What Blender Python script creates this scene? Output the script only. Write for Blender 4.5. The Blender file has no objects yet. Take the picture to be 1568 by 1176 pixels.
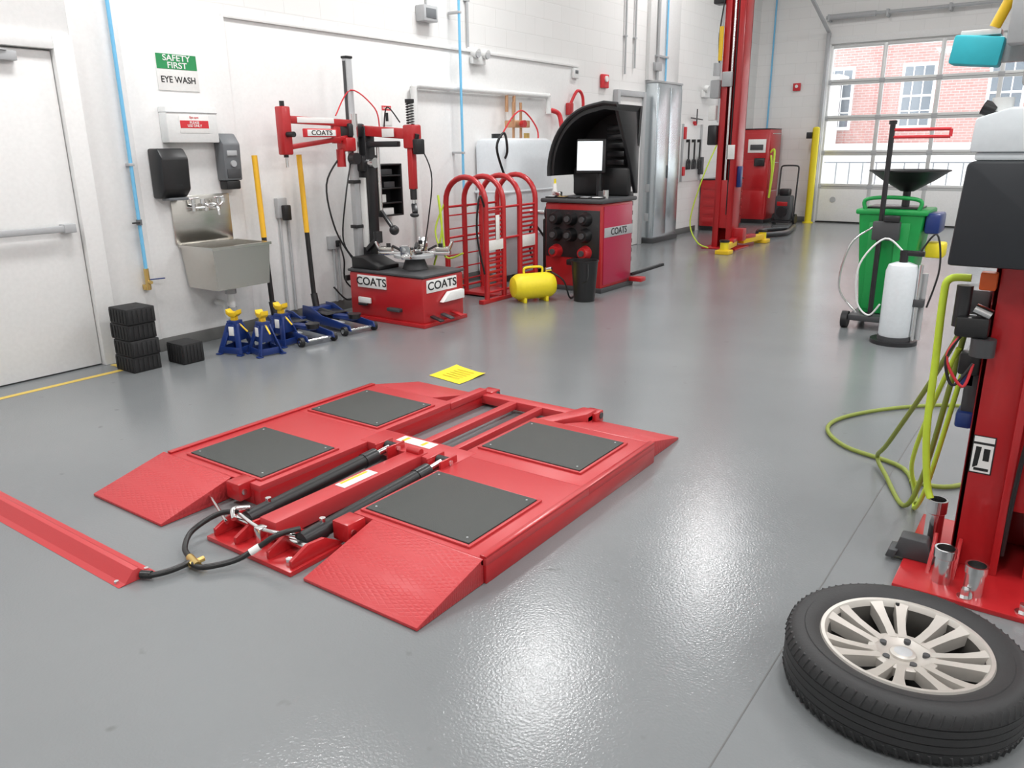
import bpy, bmesh, math, random
from mathutils import Matrix, Vector
random.seed(4)
sc=bpy.context.scene
# ---------------------------------------------------------------- materials
MATS={}
def mat(name,col,rough=.5,metal=0,bump=0,bscale=40,var=0,emit=0,trans=0,coat=0,alpha=1):
    if name in MATS: return MATS[name]
    m=bpy.data.materials.new(name);m.use_nodes=True;nt=m.node_tree;b=nt.nodes['Principled BSDF']
    b.inputs['Base Color'].default_value=(*col,1);b.inputs['Roughness'].default_value=rough;b.inputs['Metallic'].default_value=metal
    if coat: b.inputs['Coat Weight'].default_value=coat;b.inputs['Coat Roughness'].default_value=.15
    if trans: b.inputs['Transmission Weight'].default_value=trans
    if emit:
        b.inputs['Emission Color'].default_value=(*col,1);b.inputs['Emission Strength'].default_value=emit
    tc=nt.nodes.new('ShaderNodeTexCoord');n=nt.nodes.new('ShaderNodeTexNoise');n.inputs['Scale'].default_value=bscale;n.inputs['Detail'].default_value=3
    nt.links.new(tc.outputs['Object'],n.inputs['Vector'])
    v=var or .06
    mx=nt.nodes.new('ShaderNodeMix');mx.data_type='RGBA';mx.inputs[6].default_value=(*[c*(1-v) for c in col],1);mx.inputs[7].default_value=(*[min(1,c*(1+v)) for c in col],1)
    nt.links.new(n.outputs['Fac'],mx.inputs[0]);nt.links.new(mx.outputs[2],b.inputs['Base Color'])
    if bump:
        bp=nt.nodes.new('ShaderNodeBump');bp.inputs['Strength'].default_value=bump;bp.inputs['Distance'].default_value=.004
        nt.links.new(n.outputs['Fac'],bp.inputs['Height']);nt.links.new(bp.outputs['Normal'],b.inputs['Normal'])
    MATS[name]=m;return m
RED=mat('red_paint',(.47,.016,.020),.32,coat=.3)
REDL=mat('red_platform_paint',(.52,.042,.047),.36,bump=.15,bscale=300)
BLACK=mat('black_plastic',(.012,.012,.013),.4)
BLK2=mat('black_metal',(.02,.02,.022),.3)
RUB=mat('black_rubber',(.018,.018,.019),.75,bump=.3,bscale=200)
PAD=mat('rubber_pad_grey',(.055,.060,.056),.5,bump=.5,bscale=350,var=.3)
GREY=mat('grey_plastic',(.15,.16,.17),.45)
LGREY=mat('light_grey_metal',(.45,.46,.47),.4)
DG=mat('dark_grey',(.06,.062,.066),.5)
CHR=mat('chrome',(.75,.75,.75),.15,1)
STEEL=mat('stainless_steel',(.62,.60,.56),.25,1,bump=.05)
GALV=mat('galvanized_steel',(.66,.72,.75),.25,.85)
ALLOY=mat('alloy_silver',(.55,.52,.48),.45,.5)
ALLOYD=mat('alloy_inner_shade',(.08,.075,.068),.55,.4)  # same alloy darkened: shade inside the rim barrel put into the colour
WHITE=mat('white_paint',(.83,.83,.82),.45)
WPL=mat('white_plastic',(.8,.81,.8),.35)
TRL=mat('translucent_white',(.78,.83,.86),.3)
YEL=mat('yellow_paint',(.85,.55,.02),.4)
YEL2=mat('yellow_bright',(.86,.70,.02),.5)
BLUE=mat('blue_paint',(.012,.035,.17),.3)
LBLUE=mat('light_blue_pipe',(.18,.52,.80),.4)
TEAL=mat('teal_plastic',(.04,.55,.65),.5)
GREEN=mat('green_plastic',(.01,.33,.07),.4)
GSIGN=mat('sign_green',(.02,.28,.09),.5)
LIME=mat('lime_hose',(.55,.72,.05),.45)
OLIVE=mat('olive_hose',(.22,.27,.04),.5)
BRASS=mat('brass',(.7,.5,.18),.3,.9)
COPPER=mat('copper',(.6,.35,.2),.35,.7)
ORANGE=mat('orange_handle',(.90,.50,.03),.4)
REDS=mat('sign_red',(.65,.03,.04),.5)
SCREEN=mat('monitor_screen',(.85,.9,.92),.3,emit=.6)
BASEB=mat('baseboard_vinyl',(.13,.13,.125),.5)
PAPER=mat('paper_white',(.85,.85,.83),.7)

def world_mat(name,fn):
    m=bpy.data.materials.new(name);m.use_nodes=True;nt=m.node_tree;fn(nt,nt.nodes['Principled BSDF'],lambda t:nt.nodes.new(t),nt.links.new);return m
def f_floor(nt,b,N,L):
    g=N('ShaderNodeNewGeometry')
    n=N('ShaderNodeTexNoise');n.inputs['Scale'].default_value=.7;n.inputs['Detail'].default_value=5;L(g.outputs['Position'],n.inputs['Vector'])
    cr=N('ShaderNodeValToRGB');cr.color_ramp.elements[0].position=.3;cr.color_ramp.elements[0].color=(.188,.200,.206,1);cr.color_ramp.elements[1].position=.7;cr.color_ramp.elements[1].color=(.225,.236,.240,1)
    L(n.outputs['Fac'],cr.inputs[0])
    n3=N('ShaderNodeTexNoise');n3.inputs['Scale'].default_value=9;n3.inputs['Detail'].default_value=2;L(g.outputs['Position'],n3.inputs['Vector'])
    c3=N('ShaderNodeValToRGB');c3.color_ramp.elements[0].position=.72;c3.color_ramp.elements[0].color=(1,1,1,1);c3.color_ramp.elements[1].position=.80;c3.color_ramp.elements[1].color=(.72,.71,.69,1)
    L(n3.outputs['Fac'],c3.inputs[0])
    mx=N('ShaderNodeMix');mx.data_type='RGBA';mx.blend_type='MULTIPLY';mx.inputs[0].default_value=1;L(cr.outputs[0],mx.inputs[6]);L(c3.outputs[0],mx.inputs[7]);L(mx.outputs[2],b.inputs['Base Color'])
    b.inputs['Roughness'].default_value=.17
    n2=N('ShaderNodeTexNoise');n2.inputs['Scale'].default_value=110;n2.inputs['Detail'].default_value=2;L(g.outputs['Position'],n2.inputs['Vector'])
    bp=N('ShaderNodeBump');bp.inputs['Strength'].default_value=.5;bp.inputs['Distance'].default_value=.0016;L(n2.outputs['Fac'],bp.inputs['Height']);L(bp.outputs[0],b.inputs['Normal'])
FLOOR=world_mat('epoxy_floor',f_floor)
def f_block(axis):
    def fn(nt,b,N,L):
        g=N('ShaderNodeNewGeometry');s=N('ShaderNodeSeparateXYZ');cb=N('ShaderNodeCombineXYZ');L(g.outputs['Position'],s.inputs[0])
        L(s.outputs[axis],cb.inputs[0]);L(s.outputs[2],cb.inputs[1])
        br=N('ShaderNodeTexBrick');br.inputs['Scale'].default_value=1;br.inputs['Brick Width'].default_value=.4;br.inputs['Row Height'].default_value=.2;br.inputs['Mortar Size'].default_value=.006;br.inputs['Mortar Smooth'].default_value=.5
        br.inputs['Color1'].default_value=(.84,.835,.82,1);br.inputs['Color2'].default_value=(.82,.815,.80,1);br.inputs['Mortar'].default_value=(.77,.765,.75,1)
        L(cb.outputs[0],br.inputs['Vector']);L(br.outputs['Color'],b.inputs['Base Color'])
        bp=N('ShaderNodeBump');bp.inputs['Strength'].default_value=.3;bp.inputs['Distance'].default_value=.003;bp.invert=True;L(br.outputs['Fac'],bp.inputs['Height']);L(bp.outputs[0],b.inputs['Normal'])
        b.inputs['Roughness'].default_value=.45
    return fn
CMUX=world_mat('white_block_wall_y',f_block(1));CMUY=world_mat('white_block_wall_x',f_block(0))
def f_brick(nt,b,N,L):
    g=N('ShaderNodeNewGeometry');s=N('ShaderNodeSeparateXYZ');cb=N('ShaderNodeCombineXYZ');L(g.outputs['Position'],s.inputs[0]);L(s.outputs[0],cb.inputs[0]);L(s.outputs[2],cb.inputs[1])
    br=N('ShaderNodeTexBrick');br.inputs['Scale'].default_value=1;br.inputs['Brick Width'].default_value=.22;br.inputs['Row Height'].default_value=.075;br.inputs['Mortar Size'].default_value=.008
    br.inputs['Color1'].default_value=(.40,.22,.20,1);br.inputs['Color2'].default_value=(.35,.185,.165,1);br.inputs['Mortar'].default_value=(.40,.36,.34,1)
    L(cb.outputs[0],br.inputs['Vector']);L(br.outputs['Color'],b.inputs['Base Color']);b.inputs['Roughness'].default_value=.9
BRICK=world_mat('red_brick',f_brick)
def f_tread(nt,b,N,L):
    tc=N('ShaderNodeTexCoord');w=N('ShaderNodeTexVoronoi');w.feature='DISTANCE_TO_EDGE';w.inputs['Scale'].default_value=34;w.inputs['Randomness'].default_value=.15
    mp=N('ShaderNodeMapping');mp.inputs['Rotation'].default_value=(0,0,.78);mp.inputs['Scale'].default_value=(1,2.1,1);L(tc.outputs['Object'],mp.inputs[0]);L(mp.outputs[0],w.inputs['Vector'])
    bp=N('ShaderNodeBump');bp.inputs['Strength'].default_value=.9;bp.inputs['Distance'].default_value=.004;L(w.outputs['Distance'],bp.inputs['Height']);L(bp.outputs[0],b.inputs['Normal'])
    b.inputs['Base Color'].default_value=(.52,.042,.047,1);b.inputs['Roughness'].default_value=.42
TREAD=world_mat('red_tread_plate',f_tread)
gm=bpy.data.materials.new('window_glass');gm.use_nodes=True;nt=gm.node_tree;nt.nodes.clear()
o_=nt.nodes.new('ShaderNodeOutputMaterial');t_=nt.nodes.new('ShaderNodeBsdfTransparent');g_=nt.nodes.new('ShaderNodeBsdfGlossy');g_.inputs['Roughness'].default_value=.03;mx_=nt.nodes.new('ShaderNodeMixShader');mx_.inputs[0].default_value=.07
nt.links.new(t_.outputs[0],mx_.inputs[1]);nt.links.new(g_.outputs[0],mx_.inputs[2]);nt.links.new(mx_.outputs[0],o_.inputs[0]);GLASS=gm

# ---------------------------------------------------------------- mesh builder
class M:
    def __init__(s): s.bm=bmesh.new();s.mats=[];s.T=Matrix.Identity(4)
    def mi(s,m):
        if m not in s.mats: s.mats.append(m)
        return s.mats.index(m)
    def put(s,t,m,smooth=False,mx=None):
        if mx is not None: bmesh.ops.transform(t,matrix=mx,verts=t.verts)
        bmesh.ops.transform(t,matrix=s.T,verts=t.verts)
        i=s.mi(m)
        for f in t.faces: f.material_index=i;f.smooth=smooth
        me=bpy.data.meshes.new('tmp');t.to_mesh(me);t.free();s.bm.from_mesh(me);bpy.data.meshes.remove(me)
    def bx(s,x0,x1,y0,y1,z0,z1,m,bev=.004,rot=None):
        t=bmesh.new();bmesh.ops.create_cube(t,size=1)
        c=Vector(((x0+x1)/2,(y0+y1)/2,(z0+z1)/2));sz=(abs(x1-x0),abs(y1-y0),abs(z1-z0))
        bmesh.ops.scale(t,vec=sz,verts=t.verts)
        bev=min(bev,min(sz)*.4)
        if bev>0: bmesh.ops.bevel(t,geom=t.edges[:],offset=bev,segments=2,affect='EDGES',profile=.5)
        mx=Matrix.Translation(c)
        if rot is not None: mx=mx@rot
        s.put(t,m,False,mx);return s
    def beam(s,p0,p1,w,h,m,bev=.003,roll=0):
        p0=Vector(p0);p1=Vector(p1);d=p1-p0;L=d.length
        t=bmesh.new();bmesh.ops.create_cube(t,size=1);bmesh.ops.scale(t,vec=(L,w,h),verts=t.verts)
        bmesh.ops.bevel(t,geom=t.edges[:],offset=min(bev,w*.4,h*.4),segments=2,affect='EDGES',profile=.5)
        X=d.normalized();up=Vector((0,0,1)) if abs(X.z)<.95 else Vector((0,1,0));Y=up.cross(X).normalized();Z=X.cross(Y)
        mx=Matrix(((X.x,Y.x,Z.x,0),(X.y,Y.y,Z.y,0),(X.z,Y.z,Z.z,0),(0,0,0,1)))
        s.put(t,m,False,Matrix.Translation((p0+p1)/2)@mx@Matrix.Rotation(roll,4,'X'));return s
    def cyl(s,p0,p1,r,m,r2=None,seg=24,smooth=True):
        p0=Vector(p0);p1=Vector(p1);d=p1-p0
        t=bmesh.new();bmesh.ops.create_cone(t,cap_ends=True,segments=seg,radius1=r,radius2=r if r2 is None else r2,depth=d.length)
        mx=Matrix.Translation((p0+p1)/2)@Vector((0,0,1)).rotation_difference(d.normalized()).to_matrix().to_4x4()
        s.put(t,m,smooth,mx);return s
    def sph(s,c,r,m,sc=(1,1,1),rot=None):
        t=bmesh.new();bmesh.ops.create_uvsphere(t,u_segments=24,v_segments=14,radius=r);bmesh.ops.scale(t,vec=sc,verts=t.verts)
        mx=Matrix.Translation(c)
        if rot is not None: mx=mx@rot
        s.put(t,m,True,mx);return s
    def prism(s,pts,ax,a0,a1,m,bev=0,smooth=False):
        t=bmesh.new()
        def P(u,v,a): return {'x':(a,u,v),'y':(u,a,v),'z':(u,v,a)}[ax]
        A=[t.verts.new(P(u,v,a0)) for u,v in pts];B=[t.verts.new(P(u,v,a1)) for u,v in pts];n=len(pts)
        t.faces.new(A);t.faces.new(B[::-1])
        for i in range(n): t.faces.new((A[i],B[i],B[(i+1)%n],A[(i+1)%n]))
        bmesh.ops.recalc_face_normals(t,faces=t.faces[:])
        if bev: bmesh.ops.bevel(t,geom=t.edges[:],offset=bev,segments=2,affect='EDGES',profile=.5)
        s.put(t,m,smooth);return s
    def lathe(s,prof,c,m,seg=48,axis=None,closed=False):
        t=bmesh.new();rings=[]
        for r,z in prof:
            rings.append([t.verts.new((r*math.cos(2*math.pi*i/seg),r*math.sin(2*math.pi*i/seg),z)) for i in range(seg)])
        k=len(rings)
        for j in range(k if closed else k-1):
            a=rings[j];b=rings[(j+1)%k]
            for i in range(seg): t.faces.new((a[i],a[(i+1)%seg],b[(i+1)%seg],b[i]))
        bmesh.ops.remove_doubles(t,verts=t.verts,dist=1e-5);bmesh.ops.recalc_face_normals(t,faces=t.faces[:])
        mx=Matrix.Translation(c)
        if axis is not None: mx=mx@Vector((0,0,1)).rotation_difference(Vector(axis).normalized()).to_matrix().to_4x4()
        s.put(t,m,True,mx);return s
    def tube(s,pts,r,m,seg=10,sub=6,curve=True,closed=False):
        P=[Vector(p) for p in pts]
        if curve and len(P)>2:
            Q=[];n=len(P);rng=n if closed else n-1
            for i in range(rng):
                g=lambda k:P[k%n] if closed else P[max(0,min(n-1,k))]
                a,b,c,d=g(i-1),g(i),g(i+1),g(i+2)
                for j in range(sub):
                    u=j/sub;Q.append(.5*((2*b)+(-a+c)*u+(2*a-5*b+4*c-d)*u*u+(-a+3*b-3*c+d)*u**3))
            if not closed: Q.append(P[-1])
            P=Q
        n=len(P);t=bmesh.new();prev=None;nr=None;rings=[]
        for i in range(n):
            if closed: d=P[(i+1)%n]-P[i-1]
            else: d=P[min(n-1,i+1)]-P[max(0,i-1)]
            if d.length<1e-9: d=Vector((0,0,1))
            d.normalize()
            if nr is None:
                nr=d.orthogonal().normalized()
            else:
                nr=(nr-d*nr.dot(d));nr=nr.normalized() if nr.length>1e-6 else d.orthogonal().normalized()
            bn=d.cross(nr)
            rings.append([t.verts.new(P[i]+nr*r*math.cos(2*math.pi*k/seg)+bn*r*math.sin(2*math.pi*k/seg)) for k in range(seg)])
        for i in range(n if closed else n-1):
            a=rings[i];b=rings[(i+1)%n]
            for k in range(seg): t.faces.new((a[k],a[(k+1)%seg],b[(k+1)%seg],b[k]))
        if not closed: t.faces.new(rings[0][::-1]);t.faces.new(rings[-1])
        bmesh.ops.recalc_face_normals(t,faces=t.faces[:])
        s.put(t,m,True);return s
    def done(s,name,keep=False):
        xs=[v.co for v in s.bm.verts]
        lo=[min(v[i] for v in xs) for i in range(3)];hi=[max(v[i] for v in xs) for i in range(3)]
        loc=Vector((0,0,0)) if keep else Vector(((lo[0]+hi[0])/2,(lo[1]+hi[1])/2,lo[2]))
        bmesh.ops.translate(s.bm,vec=-loc,verts=s.bm.verts)
        me=bpy.data.meshes.new(name);s.bm.to_mesh(me);s.bm.free()
        for m in s.mats: me.materials.append(m)
        me.set_sharp_from_angle(angle=math.radians(38))
        ob=bpy.data.objects.new(name,me);ob.location=loc;bpy.context.collection.objects.link(ob);return ob
def txt(parent,body,c,size,m,face='x',name='lettering',sx=1,rotz=0):
    cu=bpy.data.curves.new(name,'FONT');cu.body=body;cu.size=size;cu.extrude=.0008;cu.align_x='CENTER';cu.align_y='CENTER';cu.materials.append(m);cu.space_line=.85
    cu.offset=size*.012
    ob=bpy.data.objects.new(name,cu);bpy.context.collection.objects.link(ob)
    R={'x':Matrix(((0,0,1),(1,0,0),(0,1,0))),'-y':Matrix(((1,0,0),(0,0,-1),(0,1,0))),'z':Matrix.Identity(3)}[face]
    mx=R.to_4x4()
    if face=='z': mx=Matrix.Rotation(rotz,4,'Z')
    ob.parent=parent
    ob.matrix_local=Matrix.Translation(Vector(c)-parent.location)@mx@Matrix.Diagonal((sx,1,1,1))
    return ob

W=-5.75;FY=16.6;XR=5.5;YB=-3.5;ZC=5.6
# ---------------------------------------------------------------- room shell
b=M();b.bx(W-.3,XR+.3,YB-.3,FY+.3,-.1,0,FLOOR,0);b.done('floor',True)
b=M();b.bx(-.545,-.541,YB,FY,.0002,.0010,mat('joint_dark',(.13,.13,.128),.7),0);b.done('trim_1')
b=M();b.bx(W-.3,W,YB-.3,FY+.3,0,ZC,CMUX,0);b.done('wall_left',True)
b=M();b.bx(W+.0005,W+.012,4.17,9.6,.0,2.5,WHITE,.002)
b.bx(W+.0005,W+.06,YB,1.78,0,ZC,WHITE,.003);b.bx(W+.0005,W+.06,2.93,3.28,0,ZC,WHITE,.003);b.bx(W+.0005,W+.06,1.78,2.93,2.24,ZC,WHITE,.003)
b.bx(W+.0005,W+.05,3.28,4.16,0,2.5,WHITE,.004)
b.bx(W+.0005,W+.035,4.16,9.6,2.5,2.53,WHITE,.004)
b.bx(W+.0005,W+.06,11.62,12.7,2.46,ZC,WHITE,.004)
b.done('trim_4',True)
DX0=-4.36;DX1=-.55
b=M();b.bx(W-.3,DX0,FY,FY+.3,0,ZC,CMUY,0);b.bx(DX1,XR+.3,FY,FY+.3,0,ZC,CMUY,0);b.bx(DX0,DX1,FY,FY+.3,3.3,ZC,CMUY,0);b.done('wall_far',True)
b=M();b.bx(XR,XR+.3,YB-.3,FY+.3,0,ZC,CMUX,0);b.done('wall_right',True)
b=M();b.bx(W-.3,XR+.3,YB-.3,YB,0,ZC,CMUY,0);b.done('wall_near',True)
b=M();b.bx(W-.3,XR+.3,YB-.3,FY+.3,ZC,ZC+.2,WHITE,0);b.done('ceiling',True)
b=M()
for y0,y1,x in ((4.17,10.6,W+.012),(3.28,4.16,W+.05),(2.93,3.28,W+.06),(13.0,13.85,W)):
    b.bx(x,x+.008,y0,y1,0.001,.1,BASEB,.002)
b.done('baseboard_left')
b=M();b.bx(W,DX0-.2,FY-.008,FY,.001,.1,BASEB,.002);b.bx(DX1+.2,XR,FY-.008,FY,.001,.1,BASEB,.002);b.done('baseboard_far')
# ceiling fixtures
EM=mat('lamp_diffuser',(1,1,.99),.5,emit=3.8)
def light(x,y,lx,ly,p,zl):
    b=M();b.bx(x-lx/2-.03,x+lx/2+.03,y-ly/2-.03,y+ly/2+.03,zl+.01,zl+.07,WHITE,.01);b.bx(x-lx/2,x+lx/2,y-ly/2,y+ly/2,zl,zl+.01,EM,0)
    for sx in (-1,1): b.cyl((x+sx*lx*.4,y,zl+.07),(x+sx*lx*.4,y,ZC),.008,GREY)
    ob=b.done('ceiling_light')
    l=bpy.data.lights.new('tube_light','AREA');l.shape='RECTANGLE';l.size=lx;l.size_y=ly;l.energy=p;l.color=(1,1,.995)
    o=bpy.data.objects.new('tube_light',l);bpy.context.collection.objects.link(o);o.parent=ob;o.location=Vector((x,y,zl-.01))-ob.location
for x in (-4.3,-.4,3.2):
    for y in (-.4,3.0,6.5,11.6): light(x,y,.55,1.3,63 if y<11 else 88,4.35 if y<11 else 5.3)

# door 1
b=M();b.bx(W+.001,W+.045,1.865,2.795,.01,2.14,WHITE,.004)
b.bx(W+.02,W+.03,1.865,2.795,0.002,.03,GREY,.002)
for z in (1.0,): 
    b.beam((W+.10,1.9,z),(W+.10,2.72,z),.03,.045,LGREY,.01);b.bx(W+.045,W+.12,1.88,1.96,z-.035,z+.035,GREY,.006);b.bx(W+.045,W+.12,2.66,2.74,z-.03,z+.03,LGREY,.006)
b.bx(W+.045,W+.1,2.3,2.56,2.06,2.12,LGREY,.006);b.beam((W+.1,2.5,2.12),(W+.14,2.2,2.13),.02,.01,LGREY)
b.done('door_1')
b=M();
for y0,y1 in ((1.78,1.86),(2.80,2.93)): b.bx(W+.0,W+.09,y0,y1,0,2.24,WHITE,.005)
b.bx(W+.0,W+.09,1.86,2.80,2.15,2.24,WHITE,.005);b.done('trim_2')
b=M();b.bx(-5.46,-5.41,-1,2.86,.0005,.0018,mat('yellow_tape',(.70,.50,.1),.5),0);b.bx(-5.64,-5.46,2.82,2.86,.0005,.0018,MATS['yellow_tape'],0);b.done('trim_3')
# door 2
b=M();b.bx(W+.001,W+.045,10.70,11.45,0.005,2.2,WHITE,.004);b.bx(W+.001,W+.08,10.62,10.7,0,2.28,LGREY,.004);b.bx(W+.001,W+.08,11.45,11.53,0,2.28,LGREY,.004);b.bx(W+.001,W+.08,10.7,11.45,2.2,2.28,LGREY,.004)
b.cyl((W+.045,10.8,1.0),(W+.1,10.8,1.0),.015,CHR);b.beam((W+.1,10.8,1.0),(W+.1,10.92,1.0),.015,.02,CHR);b.done('door_2')

# pipes
def pipe(name,x,y,z0,z1,r,m,clips=True):
    b=M();b.cyl((x,y,z0),(x,y,z1-.002),r,m,seg=14)
    if clips:
        z=z0+.5
        while z<z1: b.bx(W+.014,x+r+.004,y-.02,y+.02,z-.012,z+.012,LGREY,.002);z+=1.4
    return b
b=pipe('',W+.10,3.205,.62,ZC,.013,LBLUE,False);x=W+.10
for z in (1.4,2.8,4.2): b.bx(W+.061,x+.017,3.185,3.225,z,z+.02,LGREY,.002)
b.cyl((x,3.205,.50),(x,3.205,.66),.018,BRASS);b.cyl((x,3.205,.56),(x+.05,3.205,.56),.013,BRASS);b.beam((x,3.21,.575),(x+.03,3.33,.575),.015,.008,BLUE);b.cyl((x,3.205,.98),(x,3.205,1.02),.02,GREY);b.beam((x+.02,3.2,1.0),(x+.02,3.14,1.0),.012,.012,BLK2);b.bx(W+.061,x,3.18,3.23,.5,.54,BRASS,.003);b.done('blue_air_line')
b=pipe('',W+.15,6.96,.95,ZC,.014,LBLUE);b.cyl((W+.15,6.96,.9),(W+.15,6.96,.98),.02,BRASS);b.cyl((W+.15,6.96,.92),(W+.2,6.96,.88),.012,BRASS);b.done('blue_air_line')
b=M();b.cyl((-5.45,FY-.04,.9),(-5.45,FY-.04,ZC-.002),.016,LBLUE)
b.bx(-5.47,-5.43,FY-.04,FY-.001,1.2,1.23,LGREY,.002);b.done('blue_air_line')
for yy,z0 in ((7.25,2.55),(10.9,2.5),(11.2,2.6),(14.6,1.9)):
    b=M();b.cyl((W+.03,yy,z0),(W+.03,yy,ZC-.002),.014,LGREY,seg=12)
    for z in (3,4.2): b.bx(W+.001,W+.045,yy-.03,yy+.03,z,z+.02,LGREY,.002)
    b.done('conduit')
b=M();b.cyl((W+.09,11.85,2.47),(W+.09,11.85,ZC-.002),.022,LGREY);b.cyl((W+.09,12.15,2.47),(W+.09,12.15,ZC-.002),.014,LBLUE)
for z in (2.8,4.0): b.bx(W+.062,W+.11,11.8,12.2,z,z+.03,LGREY,.002)
b.bx(W+.062,W+.12,11.75,11.95,2.6,2.72,LGREY,.006)
b.done('conduit')

# ---------------------------------------------------------------- wall items left
XF=W+.051
b=M();b.bx(XF,XF+.006,3.53,3.87,1.935,2.195,PAPER,.001);b.bx(XF+.006,XF+.008,3.535,3.865,2.085,2.19,GSIGN,0);o=b.done('eye_wash_sign')
txt(o,'SAFETY\nFIRST',(XF+.009,3.70,2.136),.060,PAPER,'x',sx=1.15);txt(o,'EYE WASH',(XF+.007,3.70,2.01),.064,BLACK,'x',sx=.95)
b=M();b.bx(XF,XF+.10,3.50,3.93,1.56,1.82,WPL,.008);b.bx(XF+.10,XF+.103,3.60,3.85,1.63,1.76,PAPER,.001);b.bx(XF+.103,XF+.104,3.605,3.845,1.665,1.72,REDS,0);b.bx(XF,XF+.105,3.5,3.93,1.775,1.78,LGREY,.001);o=b.done('safety_supply_box')
txt(o,'PLEASE\nUSE ONLY',(XF+.105,3.725,1.693),.026,PAPER,'x');txt(o,'Eye care',(XF+.104,3.725,1.742),.022,REDS,'x')
b=M();b.prism([(XF,1.16),(XF+.10,1.16),(XF+.17,1.22),(XF+.18,1.45),(XF+.13,1.52),(XF,1.52)],'y',3.37,3.59,BLACK,.015)
b.bx(XF+.12,XF+.172,3.45,3.53,1.24,1.40,BLK2,.01);b.bx(XF+.05,XF+.15,3.41,3.57,1.145,1.165,GREY,.003);b.done('paper_towel_dispenser')
b=M();b.prism([(XF,1.27),(XF+.11,1.27),(XF+.12,1.55),(XF+.06,1.63),(XF,1.63)],'y',3.94,4.10,GREY,.012);b.bx(XF+.0,XF+.1,3.955,4.085,1.2,1.27,BLACK,.012);b.bx(XF+.11,XF+.125,3.97,4.06,1.46,1.5,LGREY,.003);b.cyl((XF+.11,4.02,1.4),(XF+.128,4.02,1.4),.025,LGREY);b.bx(XF+.108,XF+.118,3.96,4.08,1.29,1.36,DG,.003);b.done('soap_dispenser')
# sink
b=M();b.bx(XF,XF+.012,3.50,4.02,.80,1.17,STEEL,.004)
x0,x1,y0,y1=XF+.005,XF+.43,3.53,4.05
def shell(b,x0,x1,y0,y1,zt,zb,t,m,tp=.03):
    T=bmesh.new()
    def ring(a,z): return [T.verts.new(p) for p in ((x0+a,y0+a,z),(x1-a,y0+a,z),(x1-a,y1-a,z),(x0+a,y1-a,z))]
    R=[ring(tp,zb),ring(0,zt-.02),ring(-.012,zt-.02),ring(-.012,zt),ring(t,zt),ring(t+tp,zb+t)]
    for i in range(len(R)-1):
        for k in range(4): T.faces.new((R[i][k],R[i][(k+1)%4],R[i+1][(k+1)%4],R[i+1][k]))
    T.faces.new(R[0][::-1]);T.faces.new(R[-1]);bmesh.ops.recalc_face_normals(T,faces=T.faces[:]);b.put(T,m)
shell(b,x0+.012,x1,y0,y1,.80,.47,.02,STEEL,.02)
xc,yc=XF+.22,3.79
b.cyl((xc,yc,.40),(xc,yc,.475),.045,LGREY);b.cyl((xc,yc,.30),(xc,yc,.40),.028,WPL);b.tube([(xc,yc,.32),(xc,yc,.24),(xc-.04,yc,.2),(xc-.08,yc,.24),(xc-.1,yc,.3),(XF+.012,yc,.31)],.025,WPL);b.cyl((xc,yc,.26),(xc,yc,.29),.036,LGREY)
for yy in (3.66,3.88):
    b.cyl((XF+.01,yy,1.08),(XF+.06,yy,1.08),.03,CHR,.02);b.cyl((XF+.06,yy,1.05),(XF+.06,yy,1.14),.016,CHR);b.beam((XF+.06,yy-.04,1.145),(XF+.08,yy+.04,1.15),.016,.012,CHR);b.cyl((XF+.06,yy,1.07),(XF+.06,3.77,1.07),.013,CHR)
b.cyl((XF+.06,3.77,1.05),(XF+.06,3.77,1.11),.022,CHR);b.tube([(XF+.06,3.77,1.07),(XF+.12,3.77,1.1),(XF+.2,3.77,1.08),(XF+.22,3.77,1.02)],.011,CHR)
b.tube([(XF+.14,3.69,1.12),(XF+.16,3.72,1.09),(XF+.17,3.77,1.09),(XF+.16,3.82,1.09),(XF+.14,3.87,1.12)],.010,CHR);b.cyl((XF+.14,3.69,1.11),(XF+.14,3.69,1.145),.02,CHR);b.cyl((XF+.14,3.87,1.11),(XF+.14,3.87,1.145),.02,CHR)
b.done('stainless_wall_sink')
# outlets
XP=W+.013
b=M();b.bx(XP,XP+.05,4.50,4.60,.93,1.10,LGREY,.004);b.bx(XP+.05,XP+.1,4.53,4.60,.91,1.04,BLACK,.008);b.cyl((XP+.02,4.62,.1),(XP+.02,4.62,.93),.012,LGREY);b.cyl((XP+.02,4.53,.1),(XP+.02,4.53,.93),.012,LGREY)
b.bx(XP,XP+.03,4.60,4.64,.92,1.0,LGREY,.004);b.done('electrical_outlet')
b=M();b.bx(XP,XP+.05,5.06,5.2,.60,.72,LGREY,.004);b.bx(XP+.05,XP+.075,5.12,5.17,.62,.68,BLACK,.006);b.cyl((XP+.02,5.12,.1),(XP+.02,5.12,.6),.012,LGREY);b.cyl((XP+.02,5.18,.1),(XP+.02,5.18,.6),.012,LGREY);b.tube([(XP+.07,5.15,.65),(XP+.12,5.15,.5),(XP+.06,5.2,.3),(XP+.1,5.3,.15),(XP+.12,5.15,.12),(XP+.06,5.05,.25)],.008,BLACK);b.done('electrical_outlet')
b=M();b.bx(XP,XP+.004,5.88,6.02,1.72,1.91,PAPER,.001);b.bx(XP+.004,XP+.005,5.885,6.015,1.86,1.905,REDS,0);b.bx(XP+.004,XP+.005,5.93,5.97,1.76,1.84,BLACK,0);o=b.done('warning_sign');txt(o,'DANGER',(XP+.006,5.95,1.882),.026,PAPER,'x')
b=M();b.bx(W+.002,W+.12,6.45,6.66,2.72,2.87,LGREY,.01);b.bx(W+.12,W+.125,6.48,6.63,2.75,2.84,GREY,.002);b.cyl((W+.02,6.6,2.87),(W+.02,6.6,ZC-.002),.01,LGREY);b.done('wall_speaker')
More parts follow.
